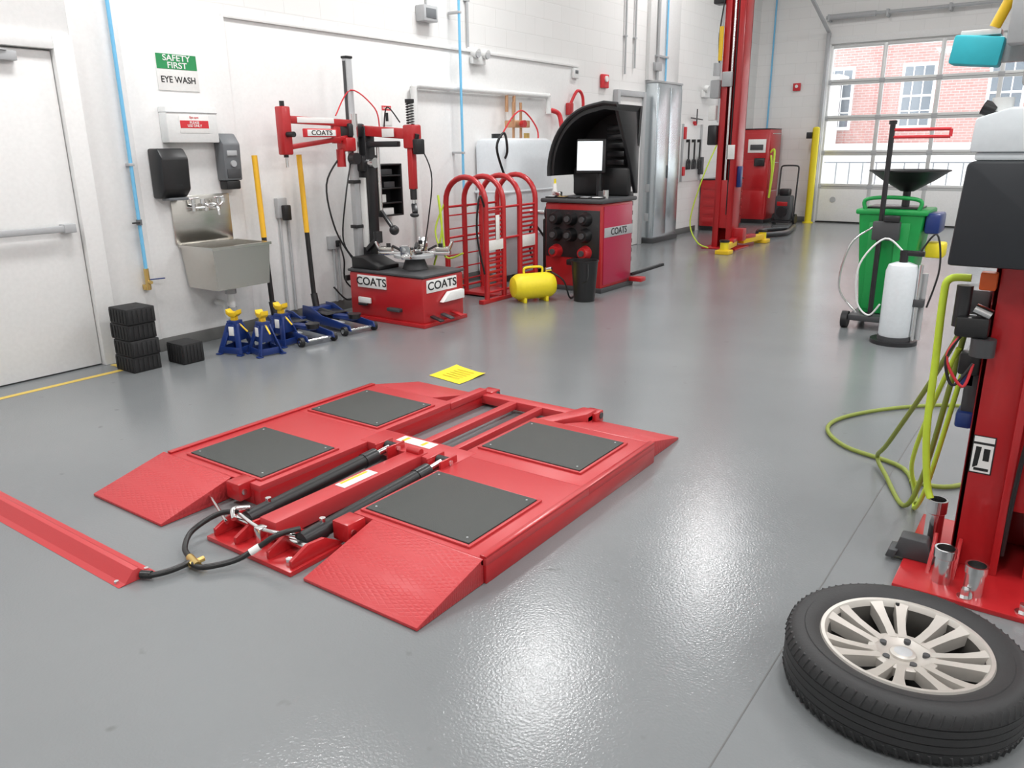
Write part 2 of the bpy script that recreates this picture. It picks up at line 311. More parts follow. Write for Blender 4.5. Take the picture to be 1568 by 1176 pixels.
b=M();b.bx(W+.036,W+.08,7.27,7.5,2.38,2.47,WPL,.01)
for yy in (7.3,7.47): b.cyl((W+.06,yy,2.5),(W+.13,yy,2.48),.045,WPL,.05);b.cyl((W+.13,yy,2.48),(W+.135,yy,2.48),.042,LGREY)
b.bx(W+.013,W+.04,7.3,7.45,2.39,2.46,WPL,.004)
b.done('emergency_light')
b=M();b.bx(W+.003,W+.08,13.8,14.1,2.3,2.42,WPL,.01)
for yy in (13.83,14.07): b.cyl((W+.06,yy,2.45),(W+.13,yy,2.43),.055,WPL,.06)
b.done('emergency_light')
b=M();b.bx(W+.003,W+.05,10.22,10.40,2.28,2.46,REDS,.01);b.cyl((W+.05,10.31,2.40),(W+.07,10.31,2.40),.04,PAPER);b.done('fire_alarm')
b=M();b.bx(W+.013,W+.05,9.45,9.58,2.36,2.49,WPL,.01);b.bx(W+.05,W+.055,9.48,9.55,2.42,2.46,GREY,.001);b.done('thermostat')
b=M();b.bx(-5.0,-4.86,FY-.05,FY-.001,2.5,2.64,REDS,.01);b.cyl((-4.93,FY-.06,2.58),(-4.93,FY-.05,2.58),.03,PAPER);b.done('fire_alarm')

# ---------------------------------------------------------------- blocks, stands, jacks
def rblock(b,x0,x1,y0,y1,z0,z1):
    b.bx(x0,x1,y0,y1,z0,z1,RUB,.006)
    n=6
    for i in range(n):
        y=y0+(y1-y0)*(i+.5)/n;b.bx(x1,x1+.005,y-.01,y+.01,z0+.012,z1-.012,RUB,.002)
        x=x0+(x1-x0)*(i+.5)/n;b.bx(x-.01,x+.01,y0-.005,y0,z0+.012,z1-.012,RUB,.002)
b=M()
for i in range(4):
    d=(.0,.012,-.006,.008)[i];rblock(b,-5.49+d,-5.26+d,2.79,3.0,i*.115,i*.115+.112)
b.done('rubber_lift_block_stack')
b=M();rblock(b,-5.37,-5.17,3.12,3.29,0,.15);b.done('rubber_lift_block')
def jstand(x,y,a):
    b=M();b.T=Matrix.Translation((x,y,0))@Matrix.Rotation(a,4,'Z')@Matrix.Scale(.85,4)
    for sx in (-1,1):
        for sy in (-1,1):
            b.beam((sx*.105,sy*.105,.01),(sx*.035,sy*.035,.27),.055,.014,BLUE,.003,roll=.78*sx*sy)
            b.bx(sx*.11-.025,sx*.11+.025,sy*.11-.025,sy*.11+.025,0,.012,BLUE,.002)
        b.beam((sx*.1,-.1,.04),(sx*.1,.1,.04),.008,.06,BLUE);b.beam((-.1,sx*.1,.04),(.1,sx*.1,.04),.008,.06,BLUE)
        b.prism([(-.07,.12),(.07,.12),(.035,.27),(-.035,.27)],'x',sx*.058-.004,sx*.058+.004,BLUE,.001);b.prism([(-.07,.12),(.07,.12),(.035,.27),(-.035,.27)],'y',sx*.058-.004,sx*.058+.004,BLUE,.001)
    b.bx(-.05,.05,-.05,.05,.2,.30,BLUE,.006);b.bx(-.024,.024,-.024,.024,.12,.37,YEL,.004)
    for k in range(5): b.bx(.022,.032,-.015,.015,.30+k*.014,.306+k*.014,YEL,.001)
    b.prism([(-.06,.40),(-.06,.36),(-.03,.335),(.03,.335),(.06,.36),(.06,.40),(.03,.375),(-.03,.375)],'y',-.035,.035,YEL,.003)
    b.beam((.05,0,.27),(.13,0,.2),.016,.01,YEL);b.bx(-.02,.03,-.070,-.062,.17,.25,PAPER,.001)
    b.done('jack_stand')
jstand(-5.17,3.58,.3);jstand(-4.95,3.67,-.2);jstand(-5.08,3.95,.1)
def fjack(x,y,a,hz):
    b=M();b.T=Matrix.Translation((x,y,0))@Matrix.Rotation(a,4,'Z')
    for s in (-1,1):
        b.prism([(-.02,.05),(.0,.17),(.12,.17),(.3,.115),(.72,.085),(.74,.04),(.25,.035)],'y',s*.12-.006,s*.12+.006,BLUE,.002)
        b.cyl((.68,s*.135,.038),(.68,s*.165,.038),.038,BLACK);b.cyl((.68,s*.165,.038),(.68,s*.17,.038),.018,CHR)
        b.cyl((.02,s*.15,.03),(.02,s*.175,.03),.03,BLACK);b.bx(-.02,.06,s*.12-.01,s*.18,.055,.075,BLUE,.004)
    b.cyl((.68,-.16,.038),(.68,.16,.038),.012,CHR);b.bx(.0,.1,-.115,.115,.05,.15,BLUE,.01);b.cyl((.1,0,.1),(.34,0,.09),.042,BLK2)
    b.beam((.3,0,.1),(.62,0,.12),.08,.04,BLUE,.008);b.cyl((.62,0,.12),(.62,0,.15),.05,BLACK);b.cyl((.62,0,.15),(.62,0,.16),.058,BLK2)
    b.bx(.36,.56,-.112,-.06,.075,.088,LGREY,.003);b.bx(.36,.5,.06,.112,.08,.09,BLUE,.003);b.bx(.15,.35,-.11,.11,.12,.128,BLK2,.003,)
    b.cyl((.03,0,.12),(.0,0,.26),.03,BLK2);b.cyl((.0,0,.24),(-.03,0,.80),.021,BLACK);b.cyl((-.03,0,.80),(-.055,0,1.46),.023,ORANGE)
    b.done('floor_jack')
fjack(-5.53,4.22,-.16,1.4);fjack(-5.53,4.68,-.16,1.4)

# ---------------------------------------------------------------- tire changer
b=M()
b.bx(-5.40,-4.50,5.00,5.55,.03,.43,RED,.02);b.bx(-5.42,-4.48,4.98,5.57,.0,.035,RED,.004);b.bx(-5.41,-4.49,4.99,5.56,.43,.455,DG,.012)
b.prism([(-5.39,.455),(-5.05,.455),(-5.05,.49),(-5.25,.56),(-5.39,.56)],'y',5.03,5.3,BLACK,.01);b.bx(-5.28,-4.93,4.985,5.0,.30,.41,PAPER,.002);b.bx(-4.5,-4.488,5.04,5.44,.30,.41,PAPER,.002)
b.bx(-5.27,-5.12,4.97,4.99,.16,.21,PAPER,.003);b.beam((-5.25,4.96,.15),(-5.15,4.96,.15),.03,.02,BLK2)
for i in range(3): b.beam((-4.5,5.1+i*.14,.09),(-4.38,5.1+i*.14,.06),.05,.015,(BLK2,DG,RED)[i])
b.prism([(5.2,.20),(5.5,.20),(5.5,.28),(5.3,.28)],'x',-4.495,-4.45,PAPER,.004);b.bx(-4.9,-4.75,4.95,5.0,.12,.15,DG,.005)
b.bx(-5.50,-5.40,5.1,5.4,.2,.45,BLK2,.02);b.beam((-5.5,5.05,.35),(-5.5,5.5,.35),.03,.05,BLK2)
cx,cy=-4.87,5.32
b.cyl((cx,cy,.45),(cx,cy,.56),.12,DG,.08);b.cyl((cx,cy,.56),(cx,cy,.585),.19,LGREY);b.cyl((cx,cy,.585),(cx,cy,.60),.07,BLACK)
for k in range(4):
    a=.5+k*math.pi/2;c,s=math.cos(a),math.sin(a)
    b.beam((cx+.08*c,cy+.08*s,.595),(cx+.33*c,cy+.33*s,.595),.08,.035,CHR,.004);b.beam((cx+.2*c,cy+.2*s,.63),(cx+.32*c,cy+.32*s,.63),.10,.04,STEEL,.006)
    b.beam((cx+.31*c,cy+.31*s,.61),(cx+.35*c,cy+.35*s,.70),.09,.02,CHR,.004);b.cyl((cx+.24*c,cy+.24*s,.64),(cx+.24*c,cy+.24*s,.68),.02,BLK2)
    b.beam((cx+.12*c-.02*s,cy+.12*s+.02*c,.62),(cx+.2*c-.02*s,cy+.2*s+.02*c,.66),.03,.02,BLK2)
b.bx(-5.47,-5.35,5.26,5.38,.44,1.70,BLK2,.012);b.bx(-5.45,-5.37,5.24,5.262,.62,1.25,PAPER,.004)
b.bx(-5.49,-5.43,5.17,5.235,.44,2.26,LGREY,.006);b.bx(-5.475,-5.445,5.165,5.171,1.75,2.24,DG,0);b.bx(-5.495,-5.425,5.165,5.24,2.26,2.28,BLACK,.003)
for z in (.8,1.2): b.bx(-5.5,-5.42,5.15,5.30,z,z+.03,BLK2,.004)
b.bx(-5.53,-5.38,5.10,5.30,1.60,1.72,BLK2,.02);b.bx(-5.5,-5.37,5.05,5.2,1.48,1.6,RED,.015);b.cyl((-5.4,5.18,1.45),(-5.4,5.18,1.8),.035,CHR)
b.cyl((-5.37,5.1,1.42),(-5.3,5.1,1.42),.05,BLK2);b.cyl((-5.45,5.05,1.35),(-5.45,5.05,1.5),.04,RED);b.bx(-5.47,-5.36,5.22,5.42,1.30,1.45,BLK2,.02);b.cyl((-5.36,5.3,1.38),(-5.28,5.3,1.38),.045,CHR)
b.beam((-5.43,4.44,1.74),(-5.43,5.15,1.72),.05,.06,RED,.006);b.beam((-5.43,4.46,1.52),(-5.43,5.12,1.60),.045,.04,RED,.006);b.bx(-5.45,-5.41,4.95,5.03,1.55,1.75,RED,.005)
b.bx(-5.47,-5.38,4.38,4.47,1.46,1.84,RED,.012);b.cyl((-5.42,4.42,1.44),(-5.42,4.42,1.88),.02,BLK2);b.bx(-5.405,-5.40,4.55,4.95,1.715,1.76,PAPER,.001);b.bx(-5.41,-5.37,4.60,4.95,1.60,1.67,REDS,.006);b.bx(-5.37,-5.366,4.62,4.93,1.61,1.66,PAPER,.001)
b.cyl((-5.38,4.42,1.62),(-5.30,4.42,1.62),.022,BLACK);b.cyl((-5.43,4.43,1.36),(-5.43,4.43,1.46),.012,CHR)
b.beam((-5.42,5.3,1.66),(-4.90,5.40,1.62),.09,.09,RED,.01);b.beam((-5.36,5.3,1.54),(-5.05,5.38,1.54),.06,.05,BLK2,.01);b.bx(-4.97,-4.85,5.34,5.46,1.50,1.70,RED,.015);b.bx(-5.17,-5.03,5.29,5.298,1.6,1.67,PAPER,.001)
b.bx(-4.945,-4.885,5.36,5.42,1.15,1.52,RED,.008);b.cyl((-4.915,5.39,1.0),(-4.915,5.39,1.9),.018,CHR,seg=6,smooth=False)
pts=[(-4.915+.032*math.cos(t*.9),5.39+.032*math.sin(t*.9),1.70+t*.0032) for t in range(0,60)]
b.tube(pts,.006,BLACK,seg=6,curve=False);b.cyl((-4.915,5.39,1.88),(-4.915,5.39,1.91),.04,BLACK)
b.cyl((-4.915,5.39,1.06),(-4.915,5.39,1.16),.03,BLK2);b.beam((-4.915,5.39,1.02),(-4.86,5.34,.95),.05,.03,BLK2,.006);b.sph((-4.86,5.33,.93),.035,BLK2,(1.3,1,.6))
b.cyl((-4.86,5.38,1.52),(-4.83,5.38,1.62),.02,BLACK);b.bx(-4.86,-4.8,5.34,5.44,1.45,1.58,BLACK,.012)
b.cyl((-5.28,5.34,.95),(-5.28,5.34,1.55),.016,CHR);b.beam((-5.28,5.34,.95),(-5.1,5.3,.80),.03,.03,BLK2);b.sph((-5.08,5.29,.79),.045,BLK2)
b.beam((-5.40,5.26,.6),(-5.2,5.2,.72),.04,.04,BLK2);b.cyl((-5.2,5.2,.68),(-5.2,5.2,.78),.04,BLK2)
b.tube([(-5.45,5.05,1.45),(-5.5,4.9,1.2),(-5.48,4.95,.8),(-5.42,5.1,.5)],.008,BLACK);b.tube([(-5.4,5.15,1.5),(-5.35,4.98,1.1),(-5.42,4.98,.7),(-5.38,5.1,.5)],.007,BLACK)
b.tube([(-5.43,5.0,1.78),(-5.43,5.2,2.0),(-5.3,5.35,1.85),(-5.3,5.4,1.68)],.006,REDS);b.tube([(-5.2,5.35,1.66),(-5.1,5.3,1.85),(-5.0,5.35,1.72)],.006,BLACK);b.tube([(-4.9,5.42,1.6),(-4.75,5.45,1.3),(-4.8,5.45,.9),(-4.95,5.5,.5)],.006,BLACK)
b.tube([(-4.8,5.5,.47),(-4.65,5.45,.8),(-4.68,5.45,1.1),(-4.66,5.5,.55)],.009,LIME)
o=b.done('tire_changer')
txt(o,'COATS',(-5.105,4.983,.355),.10,BLACK,'-y',sx=1.15);txt(o,'COATS',(-4.486,5.24,.355),.10,BLACK,'x',sx=1.2);txt(o,'COATS',(-5.365,4.775,1.635),.055,BLACK,'x',sx=1.3)
b=M();ya,yb=5.64,5.96;z0=.86
b.bx(XP,XP+.16,ya,ya+.02,z0,z0+.5,BLACK,.003);b.bx(XP,XP+.16,yb-.02,yb,z0,z0+.5,BLACK,.003);b.bx(XP,XP+.01,ya,yb,z0,z0+.5,BLK2,.001)
for z in (0,.12,.26,.38,.485): b.bx(XP,XP+.16,ya,yb,z0+z,z0+z+.014,BLACK,.003)
b.bx(XP+.02,XP+.14,ya+.05,ya+.2,z0+.015,z0+.08,WPL,.004);b.bx(XP+.03,XP+.12,ya+.1,ya+.25,z0+.275,z0+.33,DG,.004);b.bx(XP+.03,XP+.12,ya+.06,ya+.22,z0+.395,z0+.45,DG,.004);b.bx(XP+.03,XP+.12,ya+.04,ya+.12,z0+.135,z0+.21,PAPER,.004);b.done('wall_tool_shelf')

# ---------------------------------------------------------------- inflation cage
b=M();xa,xb=-5.24,-4.74
for y in (6.22,6.51,6.80,7.09):
    r=(xb-xa)/2;pts=[(xa,y,.03)]+[(xa,y,z) for z in (.5,.9)]+[((xa+xb)/2-r*math.cos(t),y,.98+r*.98*math.sin(t)) for t in [math.pi*k/14 for k in range(15)]]+[(xb,y,z) for z in (.9,.5)]+[(xb,y,.03)]
    b.tube(pts,.028,RED,seg=12,curve=False)
for x in (xa,xb): b.beam((x,6.12,.02),(x,7.19,.02),.06,.04,RED)
for z in (.10,.62,.93): 
    for x in (xa,xb): b.cyl((x,6.22,z),(x,7.09,z),.012,RED)
for i in range(17):
    z=.16+i*.045
    if z<.93:
        b.bx(xb-.005,xb+.005,6.25,6.48,z,z+.022,RED,.002);b.bx(xb-.005,xb+.005,6.83,7.06,z,z+.022,RED,.002)
        if i%3==0: b.bx(xa-.005,xa+.005,6.25,7.06,z,z+.014,RED,.002)
b.bx(xb+.005,xb+.014,6.24,6.50,.52,.62,PAPER,.002);b.bx(xb+.005,xb+.014,6.82,7.08,.50,.62,PAPER,.002);b.bx(xb+.015,xb+.02,6.36,6.42,.62,.86,PAPER,.002)
b.beam((xa,6.65,.03),(xb,6.65,.03),.4,.03,RED);b.tube([(xb,6.2,.95),(xb+.02,6.1,1.05),(xb-.02,6.1,.7),(xb+.02,6.16,.3)],.01,BLACK);b.tube([(xa,6.22,1.0),(xa-.05,6.1,.7),(xa+.1,6.08,.45),(xa+.3,6.1,.5)],.009,LIME)
b.done('tire_inflation_cage')
b=M();b.T=Matrix.Translation((-4.42,6.57,0))@Matrix.Rotation(math.radians(58),4,'Z')
prof=[(0,-.24),(.05,-.238),(.1,-.22),(.125,-.18),(.13,-.15),(.13,.15),(.125,.18),(.1,.22),(.05,.238),(0,.24)]
b.lathe(prof,(0,0,.155),YEL2,axis=(1,0,0),seg=32)
for sx in (-.12,.12): b.bx(sx-.015,sx+.015,-.09,.09,0,.05,YEL2,.003)
b.tube([(-.1,0,.28),(-.1,0,.33),(-.06,0,.345),(.06,0,.345),(.1,0,.33),(.1,0,.28)],.012,YEL2);b.cyl((.15,0,.28),(.15,0,.33),.015,BRASS);b.cyl((.15,0,.31),(.19,-.04,.32),.02,CHR)
b.tube([(.17,0,.3),(.3,-.08,.2),(.36,-.1,.03),(.45,-.02,.012),(.52,.06,.012)],.009,BLACK);b.cyl((.52,.06,.012),(.6,.1,.012),.012,BRASS)
b.done('portable_air_tank')
b=M();b.lathe([(0,.005),(.105,.005),(.135,.40),(.142,.40),(.142,.41),(.130,.41),(.1,.02),(0,.02)],(-3.99,6.86,0),BLACK,seg=32);b.lathe([(.0,0),(.106,0),(.106,.02),(0,.02)],(-3.99,6.86,0),BLACK);b.tube([(-3.9,6.77,.39),(-3.86,6.7,.25),(-3.93,6.72,.2)],.004,BLACK);b.done('trash_bin')
# white tank
b=M();ty=7.32;b.bx(W+.02,W+.46,ty,ty+1.0,.06,1.60,TRL,.07);
for y in (ty+.08,ty+.83): b.bx(W+.05,W+.42,y,y+.08,0,.07,DG,.004)
for z in (.5,1.0): b.bx(W+.015,W+.468,ty-.005,ty+1.005,z,z+.03,TRL,.01)
b.cyl((W+.2,ty+.2,1.59),(W+.2,ty+.2,1.65),.06,BLACK);b.cyl((W+.2,ty+.8,1.59),(W+.2,ty+.8,1.66),.035,BRASS)
for y in (7.85,8.0): b.cyl((W+.2,y,1.6),(W+.2,y,2.0),.016,COPPER)
b.bx(W+.12,W+.28,7.78,8.08,1.72,1.80,COPPER,.01);b.cyl((W+.28,7.9,1.76),(W+.33,7.9,1.76),.04,RED)
b.tube([(W+.3,7.45,1.3),(W+.5,7.3,1.45),(W+.5,7.25,1.65),(W+.47,7.15,1.5),(W+.46,7.3,1.2)],.014,BLACK)
b.tube([(W+.2,7.6,1.62),(W+.24,7.8,1.85),(W+.25,8.0,1.9),(W+.3,8.2,1.7),(W+.3,8.2,1.5)],.009,REDS)
b.done('fluid_storage_tank')
b=M();b.tube([(W+.07,6.30,.12),(W+.07,6.30,1.9),(W+.07,6.30,2.08),(W+.07,6.36,2.11),(W+.07,6.6,2.11),(W+.07,8.6,2.11),(W+.07,8.75,2.11),(W+.07,8.80,2.05),(W+.07,8.8,1.9)],.034,WPL,sub=4)
b.cyl((W+.07,7.9,1.9),(W+.07,7.9,2.1),.02,COPPER);b.cyl((W+.07,8.05,1.9),(W+.07,8.05,2.1),.02,COPPER);b.tube([(W+.07,8.8,1.95),(W+.1,9.0,1.9),(W+.15,9.0,1.7)],.03,REDS)
for y in (6.9,7.9,8.5): b.bx(W+.014,W+.04,y-.015,y+.015,2.09,2.13,LGREY,.002)
b.done('white_insulated_pipe')
b=M();b.tube([(W+.04,9.35,2.0),(W+.1,9.45,2.2),(W+.1,9.6,2.1),(W+.08,9.6,1.7),(W+.05,9.5,1.5)],.02,REDS);b.bx(W+.014,W+.08,9.3,9.4,1.9,2.05,RED,.01);b.done('red_air_hose')

# ---------------------------------------------------------------- wheel balancer
b=M();b.T=Matrix.Translation((.03,0,0))
b.bx(-4.78,-4.08,7.30,8.0,.04,.93,RED,.02);b.bx(-4.8,-4.06,7.28,8.02,.0,.05,DG,.005);b.bx(-4.82,-4.05,7.26,8.04,.93,.975,DG,.015)
MAG=mat('magenta_red_panel',(.45,.022,.07),.3)
b.bx(-4.08,-4.07,7.34,7.97,.08,.90,MAG,.004);b.bx(-4.07,-4.062,7.34,7.97,.58,.68,LGREY,.002)
b.bx(-4.76,-4.10,7.285,7.30,.36,.86,BLK2,.004)
for i,(x,z) in enumerate([(-4.62,.77),(-4.44,.77),(-4.26,.77),(-4.62,.60),(-4.44,.60),(-4.26,.60),(-4.62,.42),(-4.26,.42)]):
    mm=(BLACK,BLACK,BLACK,BLACK,BLACK,BLACK,RED,RED)[i]
    b.cyl((x,7.29,z),(x,7.2,z),.078,mm,.055);b.cyl((x,7.2,z),(x,7.18,z),.03,DG)
b.bx(-4.4,-4.2,7.12,7.29,.3,.36,BLACK,.01)
for i in range(5):
    b.bx(-4.78+i*.14,-4.67+i*.14,7.30,7.42,.975,.99,BLACK,.003);b.bx(-4.775+i*.14,-4.69+i*.14,7.32,7.40,.985,.995,(LGREY,BRASS,DG,LGREY,PAPER)[i],.003)
b.bx(-4.72,-4.62,7.34,7.40,.99,1.04,CHR,.01);b.cyl((-4.75,7.45,.975),(-4.75,7.45,1.12),.035,PAPER,.02);b.cyl((-4.75,7.45,1.12),(-4.75,7.45,1.17),.012,YEL2)
b.cyl((-4.15,7.5,.975),(-4.15,7.5,1.06),.03,CHR);b.cyl((-4.25,7.6,.975),(-4.25,7.6,1.04),.04,DG)
b.cyl((-4.85,7.5,.80),(-5.1,7.5,.80),.03,CHR);b.cyl((-4.80,7.5,.80),(-4.86,7.5,.80),.10,BLK2)
b.bx(-4.8,-4.1,7.9,8.0,.975,1.28,BLACK,.03);b.cyl((-4.4,7.8,.97),(-4.4,7.8,1.35),.03,BLK2)
rot=Matrix.Rotation(math.radians(22),4,'Z')@Matrix.Rotation(math.radians(-8),4,'X')
b.bx(-4.61,-4.29,7.68,7.73,1.22,1.58,BLACK,.012,rot);b.bx(-4.585,-4.315,7.66,7.685,1.25,1.555,SCREEN,.002,rot)
def arc(r,a0,a1,n): return [(r*math.cos(a0+(a1-a0)*k/n),r*math.sin(a0+(a1-a0)*k/n)) for k in range(n+1)]
cx,cz=-4.30,1.24
outer=[(cx+u*.95,cz+v*1.08) for u,v in arc(.62,math.radians(184),math.radians(98),12)]+[(-4.22,1.93),(-4.06,1.91)]
inner=[(cx+u*.95,cz+v*1.08) for u,v in arc(.56,math.radians(184),math.radians(98),12)]+[(-4.22,1.87),(-4.08,1.85)]
b.prism(outer+inner[::-1],'y',7.55,8.10,BLACK,0)
b.prism(outer+[(-4.08,1.5),(-4.16,1.2),(-4.3,1.0),(-4.87,1.0)],'y',8.06,8.11,BLACK,0)
b.tube([(u,7.54,v) for u,v in outer],.022,BLACK,seg=8,curve=False)
b.prism([(8.06,1.0),(8.10,1.0),(8.10,1.90),(7.58,1.90),(7.62,1.81),(7.90,1.35)],'x',-4.12,-4.08,BLK2,.006)
for i in range(5): b.bx(-4.42,-4.2,7.98,8.02,1.30+i*.09,1.36+i*.09,BLK2,.008)
b.tube([(-4.82,7.4,.5),(-4.95,7.3,.7),(-4.98,7.3,.4),(-4.9,7.35,.2)],.012,BLACK);b.bx(-4.85,-4.8,7.35,7.5,.2,.75,BLACK,.02)
b.bx(-4.06,-3.9,7.9,8.02,.05,.1,RED,.01);b.beam((-4.05,7.95,.12),(-3.85,8.35,.2),.04,.03,BLK2)
o=b.done('wheel_balancer');txt(o,'COATS',(-4.03,7.65,.63),.10,BLACK,'x',sx=1.1)
b=M()
b.bx(-4.66,-4.32,8.35,8.38,.0,1.78,BLK2,.006);b.bx(-4.66,-4.30,8.2,8.5,0,.04,BLK2,.006)
for i in range(15):
    z=.2+i*.107;b.bx(-4.64,-4.32,8.25,8.35,z,z+.012,BLACK,.002);b.bx(-4.64,-4.32,8.245,8.25,z,z+.045,BLACK,.002);b.bx(-4.32,-4.25,8.24,8.40,z,z+.05,BLACK,.004)
    for k in range(4): b.bx(-4.63+k*.075,-4.58+k*.075,8.26,8.34,z+.012,z+.04,(GREY,LGREY,DG)[(i+k)%3],.003)
b.done('wheel_weight_rack')

# ---------------------------------------------------------------- far left items
b=M();b.bx(W+.001,W+.20,11.66,12.55,.0,2.42,GALV,.006);b.bx(W+.001,W+.21,11.64,12.57,2.42,2.45,LGREY,.004)
for y in (11.68,12.12): b.bx(W+.20,W+.212,y,y+.42,.12,2.36,GALV,.004)
b.bx(W+.212,W+.22,12.08,12.11,1.0,1.2,BLK2,.003);b.bx(W+.001,W+.22,11.64,12.58,0,.08,DG,.003)
for z in (.35,.8): b.bx(W+.05,W+.12,11.652,11.66,z,z+.12,LGREY,.002)
b.done('metal_cabinet')
b=M();b.bx(W+.001,W+.02,13.0,13.9,.9,1.85,WHITE,.003)
for y in (13.05,13.85): b.bx(W+.02,W+.05,y-.02,y+.02,.9,1.85,LGREY,.003)
for i in range(3):
    y=13.25+i*.24;b.cyl((W+.07,y,1.1),(W+.07,y,1.6),.015,BLK2);b.tube([(W+.07,y-.07,1.1),(W+.07,y-.07,1.22),(W+.07,y,1.27),(W+.07,y+.07,1.22),(W+.07,y+.07,1.1)],.014,BLK2);b.bx(W+.02,W+.08,y-.02,y+.02,1.55,1.6,BLK2,.002)
b.bx(W+.02,W+.08,13.04,13.12,1.6,1.8,REDS,.01);b.bx(W+.02,W+.08,13.04,13.12,1.0,1.15,REDS,.01);b.bx(W+.02,W+.1,13.8,13.88,1.0,1.3,DG,.01)
b.beam((W+.06,13.3,1.95),(W+.06,13.8,1.93),.02,.02,BLK2);b.cyl((W+.06,13.55,1.85),(W+.06,13.55,2.1),.01,BLK2);b.bx(W+.001,W+.06,13.52,13.58,1.83,1.9,REDS,.005)
b.done('special_tool_board')
def cabinet(name,x0,x1,y0,y1,h,nd):
    b=M();b.bx(x0,x1,y0,y1,.08,h,RED,.01);b.bx(x0+.02,x1-.02,y0+.02,y1-.02,0,.08,BLK2,.003)
    for i in range(nd):
        z0=.12+(h-.16)*i/nd;z1=.12+(h-.16)*(i+1)/nd-.012
        b.bx(x1,x1+.012,y0+.03,y1-.03,z0,z1,RED,.004);b.bx(x1+.012,x1+.025,y0+.08,y1-.08,z1-.035,z1-.02,CHR,.004)
        b.bx(x0+.05,x1-.05,y0-.006,y0,z0+.02,z1-.02,RED,.003)
    b.bx(x0-.005,x1+.005,y0-.01,y1+.005,h,h+.02,BLK2,.004);return b
b=cabinet('',W+.03,W+.5,13.97,14.85,.9,5);b.done('red_tool_cabinet')
b=cabinet('',-5.62,-5.1,15.75,16.4,1.78,3)
b.bx(-5.52,-5.17,15.735,15.745,1.35,1.6,PAPER,.002);b.bx(-5.47,-5.22,15.72,15.735,1.4,1.5,DG,.002);b.bx(-5.37,-5.17,15.7,15.745,1.1,1.25,BLK2,.01)
b.tube([(-5.08,15.8,1.3),(-5.02,15.75,1.0),(-5.04,15.75,.5),(-5.0,15.75,1.1),(-5.02,15.8,1.4),(-5.1,15.8,1.35)],.02,LIME);b.done('red_storage_cabinet')
b=M();x,y=-4.75,15.9
for s in (-1,1):
    b.cyl((x+s*.17,y,.1),(x+s*.17,y+.1,1.05),.015,BLK2);b.cyl((x+s*.18,y,.1),(x+s*.22,y,.1),.1,BLACK)
b.tube([(x-.17,y+.1,1.04),(x-.13,y+.1,1.1),(x+.13,y+.1,1.1),(x+.17,y+.1,1.04)],.015,BLK2);b.bx(x-.17,x+.17,y-.25,y+.1,.04,.08,BLK2,.004);b.bx(x-.15,x+.15,y-.2,y+.05,.08,.55,DG,.03);b.bx(x-.13,x+.13,y-.215,y-.2,.3,.5,DG,.01);b.bx(x-.1,x+.1,y-.222,y-.214,.36,.44,RED,.003);b.bx(x-.1,x+.1,y-.17,y+.02,.55,.68,BLK2,.03);b.cyl((x,y-.05,.25),(x,y-.24,.25),.1,BLK2);b.cyl((x-.2,y,.1),(x+.2,y,.1),.012,CHR);b.done('welder_cart')
b=M();b.cyl((-4.42,16.35,0),(-4.42,16.35,1.78),.065,YEL2);b.sph((-4.42,16.35,1.78),.065,YEL2,(1,1,.6));b.cyl((-4.42,16.35,0),(-4.42,16.35,.02),.1,YEL2);b.bx(-4.58,-4.48,16.27,16.35,1.6,1.72,BLK2,.01);b.done('yellow_bollard')

# ---------------------------------------------------------------- garage door
b=M();zs=[.02,.70,1.33,1.97,2.62,3.27];n=4;wx=(DX1-DX0)/n
ALU=mat('door_aluminium',(.66,.67,.66),.4,.3)
y0,y1=FY+.05,FY+.10
b.bx(DX0,DX1,y0,y1,.02,.70,WHITE,.004)
for z in zs[1:]: b.bx(DX0,DX1,y0-.003,y1+.003,z-.05,z+.05,ALU,.004)
for z in zs[1:-1]: b.bx(DX0,DX1,y0-.006,y0-.003,z-.003,z+.003,DG,0)
for i in range(n+1):
    x=DX0+wx*i;b.bx(x-.035,x+.035,y0-.004,y1+.004,.02,3.3,ALU,.004)
b.bx(DX0,DX1,y0,y1,.0,.03,BLACK,.002)
for z in zs[1:-1]:
    for i in range(n+1): b.bx(DX0+wx*i-.05,DX0+wx*i+.05,y0-.012,y0-.004,z-.04,z+.04,LGREY,.002)
b.cyl((DX0+.3,y0-.02,.45),(DX0+.3,y0,.45),.05,LGREY)
gd=b.done('door_3')
b=M()
for i in range(n):
    for j in range(1,5): b.bx(DX0+wx*i+.03,DX0+wx*(i+1)-.03,FY+.07,FY+.08,zs[j]+.04,zs[j+1]-.04,GLASS,0)
b.done('window_1')
b=M()
for x in (DX0-.05,DX1+.05):
    b.bx(x-.03,x+.03,FY-.10,FY-.001,0,3.5,LGREY,.005)
b.bx(DX0-.08,DX0-.005,FY-.02,FY-.001,0,3.35,WHITE,.003);b.bx(DX0-.1,DX1+.1,FY-.03,FY-.001,3.3,3.42,WHITE,.004)
b.cyl((DX0-.1,FY-.15,3.75),(DX1+.1,FY-.15,3.75),.03,LGREY)
for x in (DX0-.05,-3.4,-2.4,-1.4,DX1): b.bx(x-.02,x+.02,FY-.2,FY-.001,3.68,3.8,LGREY,.003)
for x in (-4.0,-1.0): b.cyl((x-.4,FY-.15,3.75),(x+.4,FY-.15,3.75),.05,LGREY)
for x in (DX0-.05,DX1+.05): b.beam((x,FY-.05,3.5),(x,FY-2.8,4.4),.05,.05,LGREY)
b.done('garage_door_track')
